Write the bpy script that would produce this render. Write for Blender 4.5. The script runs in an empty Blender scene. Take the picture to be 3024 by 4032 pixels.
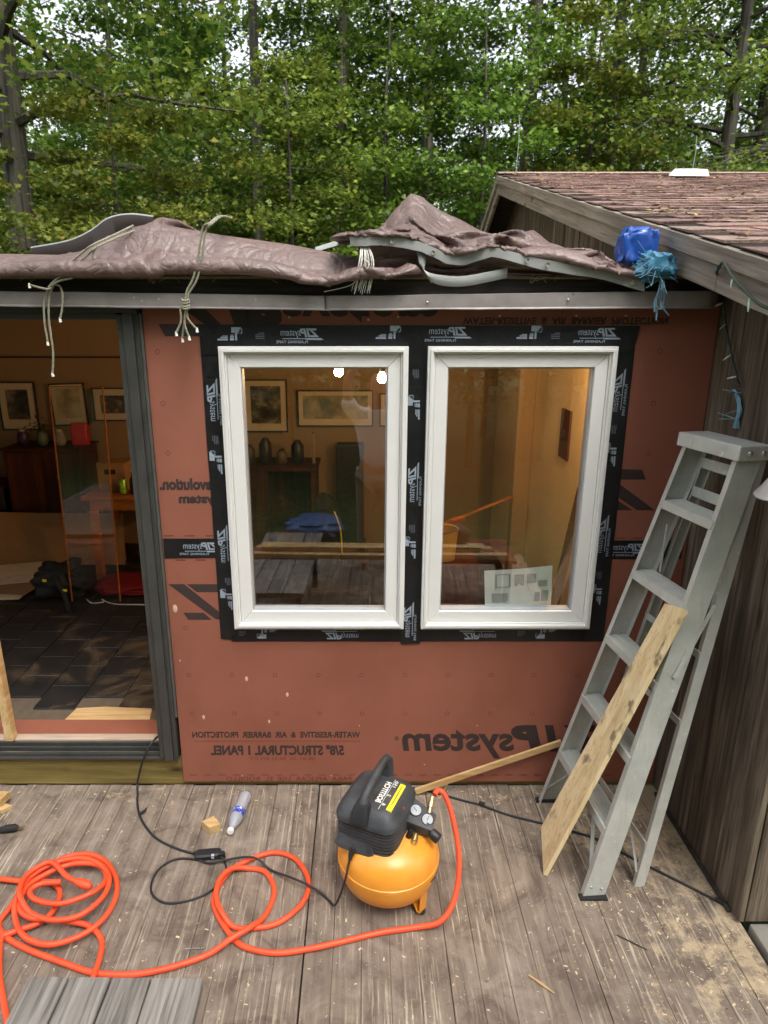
import bpy, bmesh, math, random
import numpy as np
from mathutils import Vector, Matrix, noise
random.seed(7); np.random.seed(7)
R = math.radians
sc = bpy.context.scene
COL = sc.collection

# ---------------------------------------------------------------- camera
cam_d = bpy.data.cameras.new('camera'); cam = bpy.data.objects.new('camera', cam_d); COL.objects.link(cam)
cam_d.sensor_fit = 'VERTICAL'; cam_d.sensor_height = 36.0; cam_d.lens = 23.11
cam_d.shift_x = 0.0201
cam_d.clip_start = 0.05; cam_d.clip_end = 600
cam.location = (0.0, -2.770, 2.2225); cam.rotation_euler = (R(90 - 16.05), 0, 0)
cam_d.dof.use_dof = True; cam_d.dof.focus_distance = 2.9; cam_d.dof.aperture_fstop = 4.0
sc.camera = cam

# ---------------------------------------------------------------- sky and sun (overcast)
SUN_EL, SUN_AZ = 60, 155          # azimuth measured clockwise from +Y
world = bpy.data.worlds.new('World'); sc.world = world; world.use_nodes = True
wn = world.node_tree; wn.nodes.clear()
sky = wn.nodes.new('ShaderNodeTexSky'); sky.sky_type = 'NISHITA'; sky.sun_disc = False
sky.sun_elevation = R(SUN_EL); sky.sun_rotation = R(SUN_AZ); sky.air_density = 1.0; sky.dust_density = 4.0; sky.ozone_density = 1.0
hs = wn.nodes.new('ShaderNodeHueSaturation'); hs.inputs['Saturation'].default_value = 0.25
bg = wn.nodes.new('ShaderNodeBackground'); bg.inputs['Strength'].default_value = 0.15
wo = wn.nodes.new('ShaderNodeOutputWorld')
wn.links.new(sky.outputs[0], hs.inputs['Color']); wn.links.new(hs.outputs[0], bg.inputs['Color']); wn.links.new(bg.outputs[0], wo.inputs[0])
sun_d = bpy.data.lights.new('sun', 'SUN'); sun_d.energy = 1.45; sun_d.angle = R(22); sun_d.color = (1.0, 0.965, 0.91)
sun = bpy.data.objects.new('sun', sun_d); COL.objects.link(sun)
sun.rotation_euler = (R(90 - SUN_EL), 0, R(180 - SUN_AZ)); sun.location = (4, -8, 12)
sc.view_settings.view_transform = 'Standard'; sc.view_settings.look = 'None'
sc.view_settings.exposure = 1.65; sc.view_settings.gamma = 1.0; sc.view_settings.use_curve_mapping = False
BULB = 55.0      # strength of the lit bulbs in the room
sc.render.engine = 'CYCLES'
sc.cycles.max_bounces = 7; sc.cycles.transparent_max_bounces = 10; sc.cycles.diffuse_bounces = 3
sc.cycles.use_denoising = True; sc.cycles.sample_clamp_indirect = 6.0
sc.cycles.caustics_reflective = False; sc.cycles.caustics_refractive = False

# ---------------------------------------------------------------- helpers
def S(r, g, b):
    f = lambda c: (c/255/12.92) if c/255 <= .04045 else ((c/255+.055)/1.055)**2.4
    return (f(r), f(g), f(b), 1)
def V(*a): return Vector(a)

class MB:
    def __init__(s): s.v = []; s.f = []; s.m = []
    def add(s, vs, fs, mi=0):
        o = len(s.v); s.v += [tuple(x) for x in vs]
        s.f += [tuple(i+o for i in f) for f in fs]; s.m += [mi]*len(fs); return s
    def box(s, lo, hi, mi=0):
        (a,b,c),(d,e,f) = lo, hi
        return s.add([(a,b,c),(d,b,c),(d,e,c),(a,e,c),(a,b,f),(d,b,f),(d,e,f),(a,e,f)],
            [(0,3,2,1),(4,5,6,7),(0,1,5,4),(1,2,6,5),(2,3,7,6),(3,0,4,7)], mi)
    def beam(s, a, b, w, h, up=(0,0,1), mi=0, w2=None, h2=None):
        a, b = Vector(a), Vector(b); d = (b-a).normalized(); up = Vector(up)
        x = d.cross(up)
        if x.length < 1e-4: x = d.cross(Vector((0,1,0)))
        x.normalize(); y = x.cross(d)
        w2 = w if w2 is None else w2; h2 = h if h2 is None else h2
        vs = []
        for p, ww, hh in ((a,w,h),(b,w2,h2)):
            for sx, sy in ((-1,-1),(1,-1),(1,1),(-1,1)): vs.append(p + x*sx*ww/2 + y*sy*hh/2)
        return s.add(vs, [(0,1,2,3),(7,6,5,4),(0,4,5,1),(1,5,6,2),(2,6,7,3),(3,7,4,0)], mi)
    def tube(s, pts, r, n=8, mi=0, caps=True, close=False):
        P = [Vector(p) for p in pts]; k = len(P)
        rr = r if isinstance(r, (list, tuple)) else [r]*k
        T = []
        for i in range(k):
            a = P[(i-1) % k] if close else P[max(i-1,0)]; b = P[(i+1) % k] if close else P[min(i+1,k-1)]
            t = b-a; T.append(t.normalized() if t.length > 1e-9 else Vector((0,0,1)))
        nrm = T[0].orthogonal().normalized(); vs = []
        for i in range(k):
            if i:
                q = T[i-1].rotation_difference(T[i]); nrm = (q @ nrm).normalized()
            bn = T[i].cross(nrm)
            for j in range(n):
                t = 2*math.pi*j/n; vs.append(P[i] + (nrm*math.cos(t) + bn*math.sin(t))*rr[i])
        fs = []
        for i in range(k if close else k-1):
            i2 = (i+1) % k
            for j in range(n): fs.append((i*n+j, i*n+(j+1)%n, i2*n+(j+1)%n, i2*n+j))
        if caps and not close: fs += [tuple(range(n-1,-1,-1)), tuple(range((k-1)*n, k*n))]
        return s.add(vs, fs, mi)
    def lathe(s, prof, n=32, M=None, mi=0):
        M = M or Matrix.Identity(4); vs = []; k = len(prof)
        for (r, z) in prof:
            for j in range(n):
                t = 2*math.pi*j/n; vs.append(M @ Vector((r*math.cos(t), r*math.sin(t), z)))
        fs = [(i*n+j, i*n+(j+1)%n, (i+1)*n+(j+1)%n, (i+1)*n+j) for i in range(k-1) for j in range(n)]
        if prof[0][0] > 1e-6: fs.append(tuple(range(n-1,-1,-1)))
        if prof[-1][0] > 1e-6: fs.append(tuple(range((k-1)*n, k*n)))
        return s.add(vs, fs, mi)
    def prism(s, poly, ext, mi=0):
        n = len(poly); e = Vector(ext); P = [Vector(p) for p in poly]
        vs = P + [p+e for p in P]
        return s.add(vs, [tuple(range(n-1,-1,-1)), tuple(range(n,2*n))] + [(i,(i+1)%n,(i+1)%n+n,i+n) for i in range(n)], mi)
    def grid(s, fn, nu, nv, mi=0):
        vs = [fn(i/(nu-1), j/(nv-1)) for j in range(nv) for i in range(nu)]
        return s.add(vs, [(j*nu+i, j*nu+i+1, (j+1)*nu+i+1, (j+1)*nu+i) for j in range(nv-1) for i in range(nu-1)], mi)
    def mesh(s, name, mats, off=(0,0,0), bevel=0, seg=2, smooth=None):
        me = bpy.data.meshes.new(name); o = Vector(off)
        me.from_pydata([Vector(v)-o for v in s.v], [], s.f)
        for m in (mats if isinstance(mats,(list,tuple)) else [mats]): me.materials.append(m)
        if any(s.m): me.polygons.foreach_set('material_index', s.m)
        bm = bmesh.new(); bm.from_mesh(me)
        bmesh.ops.recalc_face_normals(bm, faces=bm.faces[:])
        if bevel:
            es = [e for e in bm.edges if len(e.link_faces)==2 and e.calc_face_angle(0) > .5]
            bmesh.ops.bevel(bm, geom=es, offset=bevel, segments=seg, affect='EDGES', profile=.6, clamp_overlap=True)
        bm.to_mesh(me); bm.free()
        if smooth:
            me.shade_smooth()
            if smooth < 179: me.set_sharp_from_angle(angle=R(smooth))
        me.update(); return me

WL = {}     # world position of each object's origin
def put(name, me, parent=None, loc=None, rot=None):
    o = bpy.data.objects.new(name, me); COL.objects.link(o)
    p = WL[parent.name] if parent else Vector((0,0,0))
    w = Vector(loc) if loc is not None else p.copy()
    o.location = w - p
    if rot: o.rotation_euler = rot
    if parent: o.parent = parent
    WL[o.name] = w; return o
def tag(o, label=None, cat=None, group=None, kind=None):
    if label: o['label'] = label
    if cat: o['category'] = cat
    if group: o['group'] = group
    if kind: o['kind'] = kind
    return o
def thing(name, loc, label, cat, group=None):
    return tag(put(name, None, None, loc), label, cat, group)
def part(name, mb, mats, parent, bevel=0, smooth=None, seg=2):
    return put(name, mb.mesh(name, mats, WL[parent.name], bevel, seg, smooth), parent)
def solo(name, mb, mats, loc, label, cat, group=None, bevel=0, smooth=None, kind=None, seg=2):
    return tag(put(name, mb.mesh(name, mats, loc, bevel, seg, smooth), None, loc), label, cat, group, kind)
def spline(pts, n=8, close=False):
    P = [Vector(p) for p in pts]; k = len(P); out = []
    for i in range(k if close else k-1):
        g = lambda j: P[j % k] if close else P[min(max(j,0),k-1)]
        p0,p1,p2,p3 = g(i-1),g(i),g(i+1),g(i+2)
        for t in range(n):
            u = t/n; out.append(.5*((2*p1)+(p2-p0)*u+(2*p0-5*p1+4*p2-p3)*u*u+(3*p1-p0-3*p2+p3)*u**3))
    if not close: out.append(P[-1])
    return out

# ---------------------------------------------------------------- materials
class NT:
    def __init__(s, name):
        s.m = bpy.data.materials.new(name); s.m.use_nodes = True; s.t = s.m.node_tree; s.t.nodes.clear()
        s.out = s.n('ShaderNodeOutputMaterial'); s.b = s.n('ShaderNodeBsdfPrincipled'); s.l(s.b.outputs[0], s.out.inputs[0])
    def n(s, t, **k):
        x = s.t.nodes.new(t)
        for a, b in k.items(): setattr(x, a, b)
        return x
    def l(s, a, b): s.t.links.new(a, b)
    def coord(s, scale=(1,1,1), rnd=True, src='Object', pre=None):
        tc = s.n('ShaderNodeTexCoord'); mp = s.n('ShaderNodeMapping'); mp.inputs['Scale'].default_value = scale
        if pre:
            m0 = s.n('ShaderNodeMapping'); m0.inputs['Rotation'].default_value = pre; s.l(tc.outputs[src], m0.inputs['Vector']); s.l(m0.outputs[0], mp.inputs['Vector'])
        else: s.l(tc.outputs[src], mp.inputs['Vector'])
        if rnd:
            oi = s.n('ShaderNodeObjectInfo'); mu = s.n('ShaderNodeMath', operation='MULTIPLY'); mu.inputs[1].default_value = 57.0
            s.l(oi.outputs['Random'], mu.inputs[0]); s.l(mu.outputs[0], mp.inputs['Location'])
        return mp.outputs[0]
    def noise(s, co, scale=5, detail=6, rough=.6, dist=0):
        x = s.n('ShaderNodeTexNoise'); x.inputs['Scale'].default_value = scale; x.inputs['Detail'].default_value = detail
        x.inputs['Roughness'].default_value = rough; x.inputs['Distortion'].default_value = dist; s.l(co, x.inputs['Vector']); return x.outputs['Fac']
    def ramp(s, fac, stops, interp='LINEAR'):
        r = s.n('ShaderNodeValToRGB'); r.color_ramp.interpolation = interp; e = r.color_ramp.elements
        while len(e) < len(stops): e.new(.5)
        for i, (p, c) in enumerate(stops):
            e[i].position = p; e[i].color = c if isinstance(c, (tuple,list)) else (c,c,c,1)
        s.l(fac, r.inputs[0]); return r.outputs[0]
    def mix(s, fac, a, b, blend='MIX'):
        x = s.n('ShaderNodeMix', data_type='RGBA', blend_type=blend)
        for v, k in ((fac, 0), (a, 6), (b, 7)):
            if hasattr(v, 'links') or hasattr(v, 'is_linked'): s.l(v, x.inputs[k])
            else: x.inputs[k].default_value = v if k else v
        return x.outputs[2]
    def bump(s, h, strength=.3, dist=.01):
        b = s.n('ShaderNodeBump'); b.inputs['Strength'].default_value = strength; b.inputs['Distance'].default_value = dist
        s.l(h, b.inputs['Height']); s.l(b.outputs[0], s.b.inputs['Normal'])
    def set(s, **k):
        for a, b in k.items():
            i = s.b.inputs[a.replace('_',' ')]
            if hasattr(b, 'is_linked'): s.l(b, i)
            else: i.default_value = b
        return s

def plain(name, c, rough=.5, metal=0, var=.12, scale=12, bump=.05, spec=.5, emit=None):
    t = NT(name); co = t.coord(); n = t.noise(co, scale)
    lo = tuple(x*(1-var) for x in c[:3])+(1,); hi = tuple(min(1,x*(1+var)) for x in c[:3])+(1,)
    t.set(Base_Color=t.ramp(n, [(.3,lo),(.7,hi)]), Roughness=t.ramp(n, [(.3,max(0,rough-.08)),(.7,min(1,rough+.08))]), Metallic=metal)
    t.b.inputs['Specular IOR Level'].default_value = spec
    if bump: t.bump(t.noise(co, scale*6), bump, .004)
    return t.m

def wood(name, dark, mid, light, axis=1, rough=.75, scale=1.0, bump=.35, knots=None, streak=.5, pre=None):
    """grain runs along the given axis"""
    t = NT(name); k = [14*scale]*3; k[axis] = .9*scale
    co = t.coord(tuple(k), pre=pre); fine = [60*scale]*3; fine[axis] = 2.2*scale; cf = t.coord(tuple(fine), pre=pre)
    g = t.noise(co, 1.6, 6, .62, .6); gf = t.noise(cf, 1.5, 4, .6)
    big = t.noise(t.coord((1.3*scale,)*3), 1.4, 4, .55)
    c = t.ramp(g, [(.28,dark),(.5,mid),(.72,light)])
    c = t.mix(t.ramp(big, [(.35,0.0),(.7,.55)]), c, dark)
    c = t.mix(t.ramp(gf, [(.38,streak),(.52,0.0)]), c, tuple(x*.35 for x in dark[:3])+(1,))
    if knots:
        kk = [7*scale]*3; kk[axis] = 2.6*scale
        v = t.n('ShaderNodeTexVoronoi'); v.inputs['Scale'].default_value = 1.0; t.l(t.coord(tuple(kk)), v.inputs['Vector'])
        c = t.mix(t.ramp(v.outputs['Distance'], [(.05,.9),(.12,.25),(.16,0.0)]), c, knots)
    t.set(Base_Color=c, Roughness=rough); t.b.inputs['Specular IOR Level'].default_value = .25
    t.bump(gf, bump, .004); return t.m
# ---------------------------------------------------------------- palette
M = {}
M['sheath'] = None
def sheath_mat():
    t = NT('red_sheathing'); co = t.coord(rnd=False)
    a = t.noise(co, 2.2, 4, .5); b = t.noise(t.coord((1,1,22), False), 14, 3, .6); c = t.noise(co, 60, 3, .6)
    col = t.ramp(a, [(.3,S(138,84,66)),(.7,S(153,96,78))])
    col = t.mix(t.ramp(b, [(.55,0.0),(.8,.16)]), col, S(120,62,50))
    col = t.mix(t.ramp(c, [(.66,0.0),(.8,.25)]), col, S(190,125,105))
    sm = t.noise(t.coord((1,1,.35), False), 3.2, 8, .72); col = t.mix(t.ramp(sm, [(.56,0.0),(.72,.35)]), col, S(118,72,58)); col = t.mix(t.ramp(t.noise(t.coord((9,1,.8), False), 5, 6, .7), [(.66,0.0),(.74,.3)]), col, S(188,140,120))
    t.set(Base_Color=col, Roughness=.62); t.b.inputs['Specular IOR Level'].default_value = .35
    t.bump(t.noise(co, 150, 3, .6), .12, .002); return t.m
M['sheath'] = sheath_mat()
M['ink'] = plain('black_print_ink', S(56,44,41), .7, var=.2, scale=40, bump=0)
M['inkfaint'] = plain('faded_print_ink', S(104,52,42), .7, var=.15, scale=40, bump=0)
def tape_mat():
    t = NT('black_flashing_tape'); co = t.coord((1,1,1)); n = t.noise(co, 22, 5, .65, 1.5); m = t.noise(co, 5, 3)
    t.set(Base_Color=t.ramp(m, [(.3,S(20,21,22)),(.7,S(30,31,33))]), Roughness=t.ramp(n, [(.3,.26),(.7,.5)]))
    t.bump(n, .35, .006); return t.m
M['tape'] = tape_mat()
M['tapeprint'] = plain('blue_grey_tape_print', S(150,162,176), .55, var=.08, bump=0)
M['tapedim'] = plain('dim_tape_print', S(92,98,108), .55, var=.08, bump=0)
M['white'] = plain('white_vinyl', S(228,228,225), .42, var=.01, scale=2, bump=0)
M['bead'] = plain('grey_glazing_bead', S(168,172,176), .45, var=.04, bump=0)
def glass_mat(name='window_glass', refl=.13, tint=(.93,.96,.94,1)):
    t = NT(name); t.t.nodes.remove(t.b)
    tr = t.n('ShaderNodeBsdfTransparent'); tr.inputs[0].default_value = tint
    gl = t.n('ShaderNodeBsdfGlossy'); gl.inputs['Roughness'].default_value = .0
    ge = t.n('ShaderNodeNewGeometry'); dp = t.n('ShaderNodeVectorMath', operation='DOT_PRODUCT'); t.l(ge.outputs['Normal'], dp.inputs[0]); t.l(ge.outputs['Incoming'], dp.inputs[1])
    ab = t.n('ShaderNodeMath', operation='ABSOLUTE'); t.l(dp.outputs['Value'], ab.inputs[0]); om = t.n('ShaderNodeMath', operation='SUBTRACT'); om.inputs[0].default_value = 1; t.l(ab.outputs[0], om.inputs[1])
    pw = t.n('ShaderNodeMath', operation='POWER'); pw.inputs[1].default_value = 5; t.l(om.outputs[0], pw.inputs[0])
    ad = t.n('ShaderNodeMath', operation='MULTIPLY_ADD'); ad.inputs[1].default_value = 1-refl; ad.inputs[2].default_value = refl; t.l(pw.outputs[0], ad.inputs[0])
    mx = t.n('ShaderNodeMixShader'); t.l(ad.outputs[0], mx.inputs[0]); t.l(tr.outputs[0], mx.inputs[1]); t.l(gl.outputs[0], mx.inputs[2]); t.l(mx.outputs[0], t.out.inputs[0])
    return t.m
M['glass'] = glass_mat(refl=.22)
M['bronze'] = plain('dark_bronze_aluminium', S(62,62,59), .5, .0, var=.2, scale=9, bump=.05)
M['bronzelight'] = plain('worn_bronze_aluminium', S(92,92,88), .45, .2, var=.2, scale=9, bump=.05)
M['alu'] = plain('bare_aluminium', S(190,190,186), .35, .85, var=.1)
def drip_mat():
    t = NT('painted_drip_edge'); co = t.coord(rnd=False); n = t.noise(co, 9, 5, .6); w = t.noise(t.coord((1,1,9), False), 7, 6, .7)
    c = t.ramp(n, [(.3,S(138,131,128)),(.7,S(162,156,153))])
    c = t.mix(t.ramp(w, [(.67,0.0),(.74,.8)]), c, S(205,208,212)); c = t.mix(t.ramp(t.noise(co, 26, 4, .7), [(.66,0.0),(.72,.7)]), c, S(88,78,72))
    t.set(Base_Color=c, Roughness=.42, Metallic=.15); t.bump(n, .15, .01); return t.m
M['drip'] = drip_mat()
M['fascia_dark'] = wood('dark_fascia_wood', S(46,41,37), S(66,60,55), S(86,80,74), axis=0, streak=.4)
M['osb'] = wood('frayed_roof_edge', S(120,104,84), S(150,134,110), S(196,186,166), axis=0)
M['green'] = wood('green_treated_lumber', S(104,88,50), S(134,118,66), S(160,144,92), axis=0, knots=S(52,40,26), streak=.25)
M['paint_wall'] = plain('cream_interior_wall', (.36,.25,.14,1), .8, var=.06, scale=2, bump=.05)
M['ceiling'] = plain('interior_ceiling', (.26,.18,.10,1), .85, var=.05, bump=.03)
M['grout'] = plain('light_tile_grout', S(96,84,70), .9, var=.2, scale=20)
def tile_mat():
    t = NT('slate_floor_tile'); co = t.coord(); n = t.noise(co, 6, 6, .6)
    g = t.n('ShaderNodeNewGeometry'); mp = t.n('ShaderNodeMapping'); t.l(g.outputs['Position'], mp.inputs['Vector'])
    d = t.noise(mp.outputs[0], 3.0, 8, .7, .8)
    c = t.ramp(n, [(.3,S(24,22,21)),(.7,S(40,37,35))]); c = t.mix(t.ramp(d, [(.52,0.0),(.72,.6)]), c, S(134,112,84))
    t.set(Base_Color=c, Roughness=.6); t.bump(n, .3, .006); return t.m
M['tile'] = tile_mat()
M['pine'] = wood('new_pine_lumber', S(176,140,92), S(206,174,124), S(226,200,154), axis=0, streak=.15, knots=S(120,82,44))
M['pine_y'] = wood('new_pine_lumber_y', S(176,140,92), S(206,174,124), S(226,200,154), axis=1, streak=.15)
M['oldtrim'] = wood('bare_threshold_wood', S(160,138,120), S(190,170,150), S(212,196,178), axis=0, streak=.2)
def deck_mat():
    t = NT('worn_deck_stain'); fine = t.coord((75,2.4,75)); mid = t.coord((17,1.0,17), False); co = t.coord((3.2,1.2,3.2))
    g = t.n('ShaderNodeNewGeometry'); sp = t.n('ShaderNodeSeparateXYZ'); t.l(g.outputs['Position'], sp.inputs[0])
    pos = g.outputs['Position']
    gf = t.noise(fine, 1.4, 5, .62); gm = t.noise(mid, 1.5, 5, .6, .4); big = t.noise(pos, 1.5, 5, .6, .5); blot = t.noise(pos, 6.5, 7, .65, .8); spk = t.noise(pos, 34, 5, .7)
    c = t.ramp(gm, [(.25,S(100,88,78)),(.5,S(126,112,99)),(.75,S(148,134,119))])
    c = t.mix(t.ramp(blot, [(.36,.65),(.5,0.0)]), c, S(82,70,62))
    c = t.mix(t.ramp(blot, [(.54,0.0),(.7,.55)]), c, S(158,145,132))
    # pale scuffed streaks, strongest in the traffic area
    wear = t.mix(1.0, t.ramp(gf, [(.575,0.0),(.615,1.0)]), t.ramp(big, [(.38,.08),(.60,.72)]), 'MULTIPLY')
    c = t.mix(wear, c, S(194,182,160))
    c = t.mix(t.ramp(gf, [(.32,.55),(.40,0.0)]), c, S(84,72,63))
    # tan sawdust film: along the wall and in the corner by the ladder
    def rng(sock, a, b):
        m = t.n('ShaderNodeMapRange'); m.inputs[1].default_value = a; m.inputs[2].default_value = b; m.clamp = True; t.l(sock, m.inputs[0]); return m.outputs[0]
    near = rng(sp.outputs['Y'], -.62, .0); right = rng(sp.outputs['X'], .55, 1.40)
    def mth(op, a, b):
        m = t.n('ShaderNodeMath', operation=op)
        for i, v in enumerate((a,b)):
            if hasattr(v,'is_linked'): t.l(v, m.inputs[i])
            else: m.inputs[i].default_value = v
        return m.outputs[0]
    amt = mth('ADD', mth('MULTIPLY', near, .10), mth('MULTIPLY', right, .22))
    dn = mth('ADD', t.noise(pos, 9.5, 10, .76, .25), amt)
    c = t.mix(t.ramp(dn, [(.66,0.0),(.78,.8)]), c, S(182,162,132))
    c = t.mix(t.ramp(spk, [(.64,0.0),(.69,.75)]), c, S(206,194,168)); c = t.mix(t.ramp(t.noise(pos, 52, 5, .7), [(.30,.7),(.37,0.0)]), c, S(66,57,50))
    t.set(Base_Color=c, Roughness=.82); t.b.inputs['Specular IOR Level'].default_value = .2
    t.bump(mth('ADD', gf, mth('MULTIPLY', blot, .6)), .5, .004); return t.m
M['deck'] = deck_mat()
M['cabinwood'] = wood('dark_weathered_siding', S(66,57,48), S(104,92,78), S(150,136,117), axis=2, bump=.9, knots=S(34,26,20), streak=.55, scale=.75)
M['greyboard'] = wood('grey_weathered_fascia', S(112,102,92), S(148,138,126), S(176,168,156), axis=1, bump=.5, streak=.35, knots=S(80,70,60), pre=(-math.atan(.247),0,0))
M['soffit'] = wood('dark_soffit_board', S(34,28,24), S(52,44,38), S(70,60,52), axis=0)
def shingle_mat():
    t = NT('mossy_red_shingle'); co = t.coord(); oi = t.n('ShaderNodeObjectInfo'); n = t.noise(co, 60, 4, .7)
    g = t.n('ShaderNodeNewGeometry'); m = t.noise(g.outputs['Position'], 2.4, 7, .7)
    c = t.ramp(oi.outputs['Random'], [(0,S(112,88,82)),(.5,S(140,112,104)),(1,S(164,142,128))])
    c = t.mix(t.ramp(n, [(.4,.5),(.6,0.0)]), c, S(70,52,48)); c = t.mix(t.ramp(m, [(.50,0.0),(.64,.75)]), c, S(86,66,52)); c = t.mix(t.ramp(m, [(.34,.7),(.42,0.0)]), c, S(158,118,106))
    t.set(Base_Color=c, Roughness=.95); t.bump(n, .8, .006); return t.m
M['shingle'] = shingle_mat()
M['concrete'] = plain('grey_concrete', S(128,123,114), .9, var=.2, scale=8, bump=.4)
def lawn_mat():
    t = NT('lawn_ground'); g = t.n('ShaderNodeNewGeometry'); n = t.noise(g.outputs['Position'], 1.2, 8, .7); f = t.noise(g.outputs['Position'], 9, 8, .75)
    c = t.ramp(n, [(.3,S(66,86,38)),(.55,S(86,110,48)),(.75,S(106,102,62))]); c = t.mix(t.ramp(f, [(.40,.85),(.56,0.0)]), c, S(36,50,20)); c = t.mix(t.ramp(f, [(.58,0.0),(.72,.6)]), c, S(140,150,80))
    t.set(Base_Color=c, Roughness=1.0); t.bump(f, 1.0, .05); return t.m
M['lawn'] = lawn_mat()

# ---------------------------------------------------------------- ground
def ground_fn(u, v):
    x = -150+300*u; y = -150+300*v
    d = max(0, y-6); h = .02*max(0, min(d, 40)) + .5*noise.noise((x*.05, y*.05, 0))*min(1, max(abs(x), abs(y-2))/14)
    if -6 < x < 9 and -6 < y < 9: h = min(h, 0)
    return (x, y, -.40+h*.9)
g = MB().grid(ground_fn, 101, 101)
tag(put('ground', g.mesh('ground', M['lawn'], smooth=60)), kind='structure')

# ---------------------------------------------------------------- deck
deck = tag(put('deck', MB().box((-4.2,-3.44,-.30),(1.462,.017,-.034)).mesh('deck', plain('deck_underside', S(34,28,24), .9), (0,0,0)), None, (0,0,0)), kind='structure')
PW = .1045
pm = []
for k in range(5):
    mb = MB(); rr = random.Random(k); n = 14; L = 3.445
    pts = [(-PW/2+.0003+rr.uniform(0,.0006), 0), (PW/2-.0003-rr.uniform(0,.0006), 0)]
    vs = []
    for i in range(n):
        y = -3.45+L*i/(n-1); wl = rr.uniform(-.0008,.0008); wr = rr.uniform(-.0008,.0008); cz = rr.uniform(-.0006,.0006)
        a, b = pts[0][0]+wl, pts[1][0]+wr
        vs += [(a,y,-.03),(a,y,-.002+cz),(a+.0018,y,cz),(b-.0018,y,cz),(b,y,-.002+cz),(b,y,-.03)]
    fs = [(i*6+j,(i+1)*6+j,(i+1)*6+j+1,i*6+j+1) for i in range(n-1) for j in range(5)] + [tuple(range(6)), tuple(range((n-1)*6+5,(n-1)*6-1,-1))]
    mb.add(vs, fs); pm.append(mb.mesh('plank', M['deck']))
x = 1.455-PW/2; i = 0
while x > -4.2:
    put('plank', pm[i % 5], deck, (x, .022 if i % 3 else .018, random.uniform(-.0008,.0008)))
    x -= PW; i += 1
    if i == 16: x -= .0035         # the open joint in front of the compressor

# ---------------------------------------------------------------- house
house = thing('house', (0,0,0), 'low house extension clad in red sheathing panels with two new white windows', 'house')
WX = ((-.587,.183),(.262,1.03)); WZ = (.881,2.131); CX = 1.437
p = MB()
p.box((-.892,0,.032),(CX,.016,.886)); p.box((-.892,0,.886),(-.578,.016,1.2555)); p.box((.174,0,.886),(.271,.016,1.2555)); p.box((1.021,0,.886),(CX,.016,1.2555))
low = part('sheathing_panel', p, M['sheath'], house)
p = MB()
p.box((-.892,0,1.2585),(-.578,.016,2.126)); p.box((.174,0,1.2585),(.271,.016,2.126)); p.box((1.021,0,1.2585),(CX,.016,2.126)); p.box((-.892,0,2.126),(CX,.016,2.375))
upp = part('sheathing_panel', p, M['sheath'], house)
part('rim_board', MB().box((-4.2,.018,.004),(CX,.058,.164)), M['green'], house, .002)
# drip edge in two lapped lengths
def drip(x0, x1, zf, y0, seed, name):
    n = 40; rr = random.Random(seed); vs = []
    for i in range(n):
        u = i/(n-1); x = x0+(x1-x0)*u; zb, zt = zf(u); w = .004*noise.noise((x*2.1,seed,0)); d = .003*noise.noise((x*5,seed,4))
        vs += [(x,-.006,zt+.004),(x,y0+.004+w,zt+.002+d),(x,y0+w,zt+d),(x,y0-.001+w*1.3,(zb+zt)/2),(x,y0+w*.6,zb+.006),(x,y0-.006+w*.6,zb+d),(x,y0-.004+w*.6,zb-.0035+d),(x,y0+.010+w*.6,zb-.001+d)]
    fs = [(i*8+j,(i+1)*8+j,(i+1)*8+j+1,i*8+j+1) for i in range(n-1) for j in range(7)]
    o = part(name, MB().add(vs, fs), M['drip'], house, smooth=35)
    s = o.modifiers.new('thickness','SOLIDIFY'); s.thickness = .0012; s.offset = -1
    return o
dl = drip(-3.6, -.152, lambda u: (2.290-.018*max(0,(u-.5)*2)**1.4, 2.343-.021*max(0,(u-.5)*2)**1.4), -.076, 3, 'drip_edge')
dr = drip(-.156, 1.385, lambda u: (2.271+.010*u, 2.321+.022*u), -.070, 9, 'drip_edge')
dr['label'] = 'right length of drip edge, set a little lower'
for x, z in ((-.895,2.318),(-.80,2.312),(-.865,2.305),(-.17,2.29),(-.42,2.31),(.25,2.30),(.8,2.31)):
    part('rivet', MB().lathe([(0,.0035),(.003,.003),(.005,0)], 10, Matrix.Translation((x,-.074,z)) @ Matrix.Rotation(R(90),4,'X')), M['alu'], dl if x < -.16 else dr, smooth=60)
part('fascia_board', MB().box((-4.2,-.022,2.300),(CX-.006,-.004,2.386)), M['fascia_dark'], house, .002)
# roof deck with its frayed front edge
n = 220; vs = []
for i in range(n):
    x = -4.2+(CX-.005+4.2)*i/(n-1); j = .006*noise.noise((x*9,1,0)); k = .004*noise.noise((x*31,2,0))
    vs += [(x,-.034+j*1.2,2.388),(x,-.040+j,2.398+k),(x,3.7,2.475+k),(x,3.7,2.455)]
fs = [(i*4+a,(i+1)*4+a,(i+1)*4+(a+1)%4,i*4+(a+1)%4) for i in range(n-1) for a in range(4)] + [(0,1,2,3), tuple((n-1)*4+q for q in (3,2,1,0))]
part('roof', MB().add(vs, fs), M['osb'], house)
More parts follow.
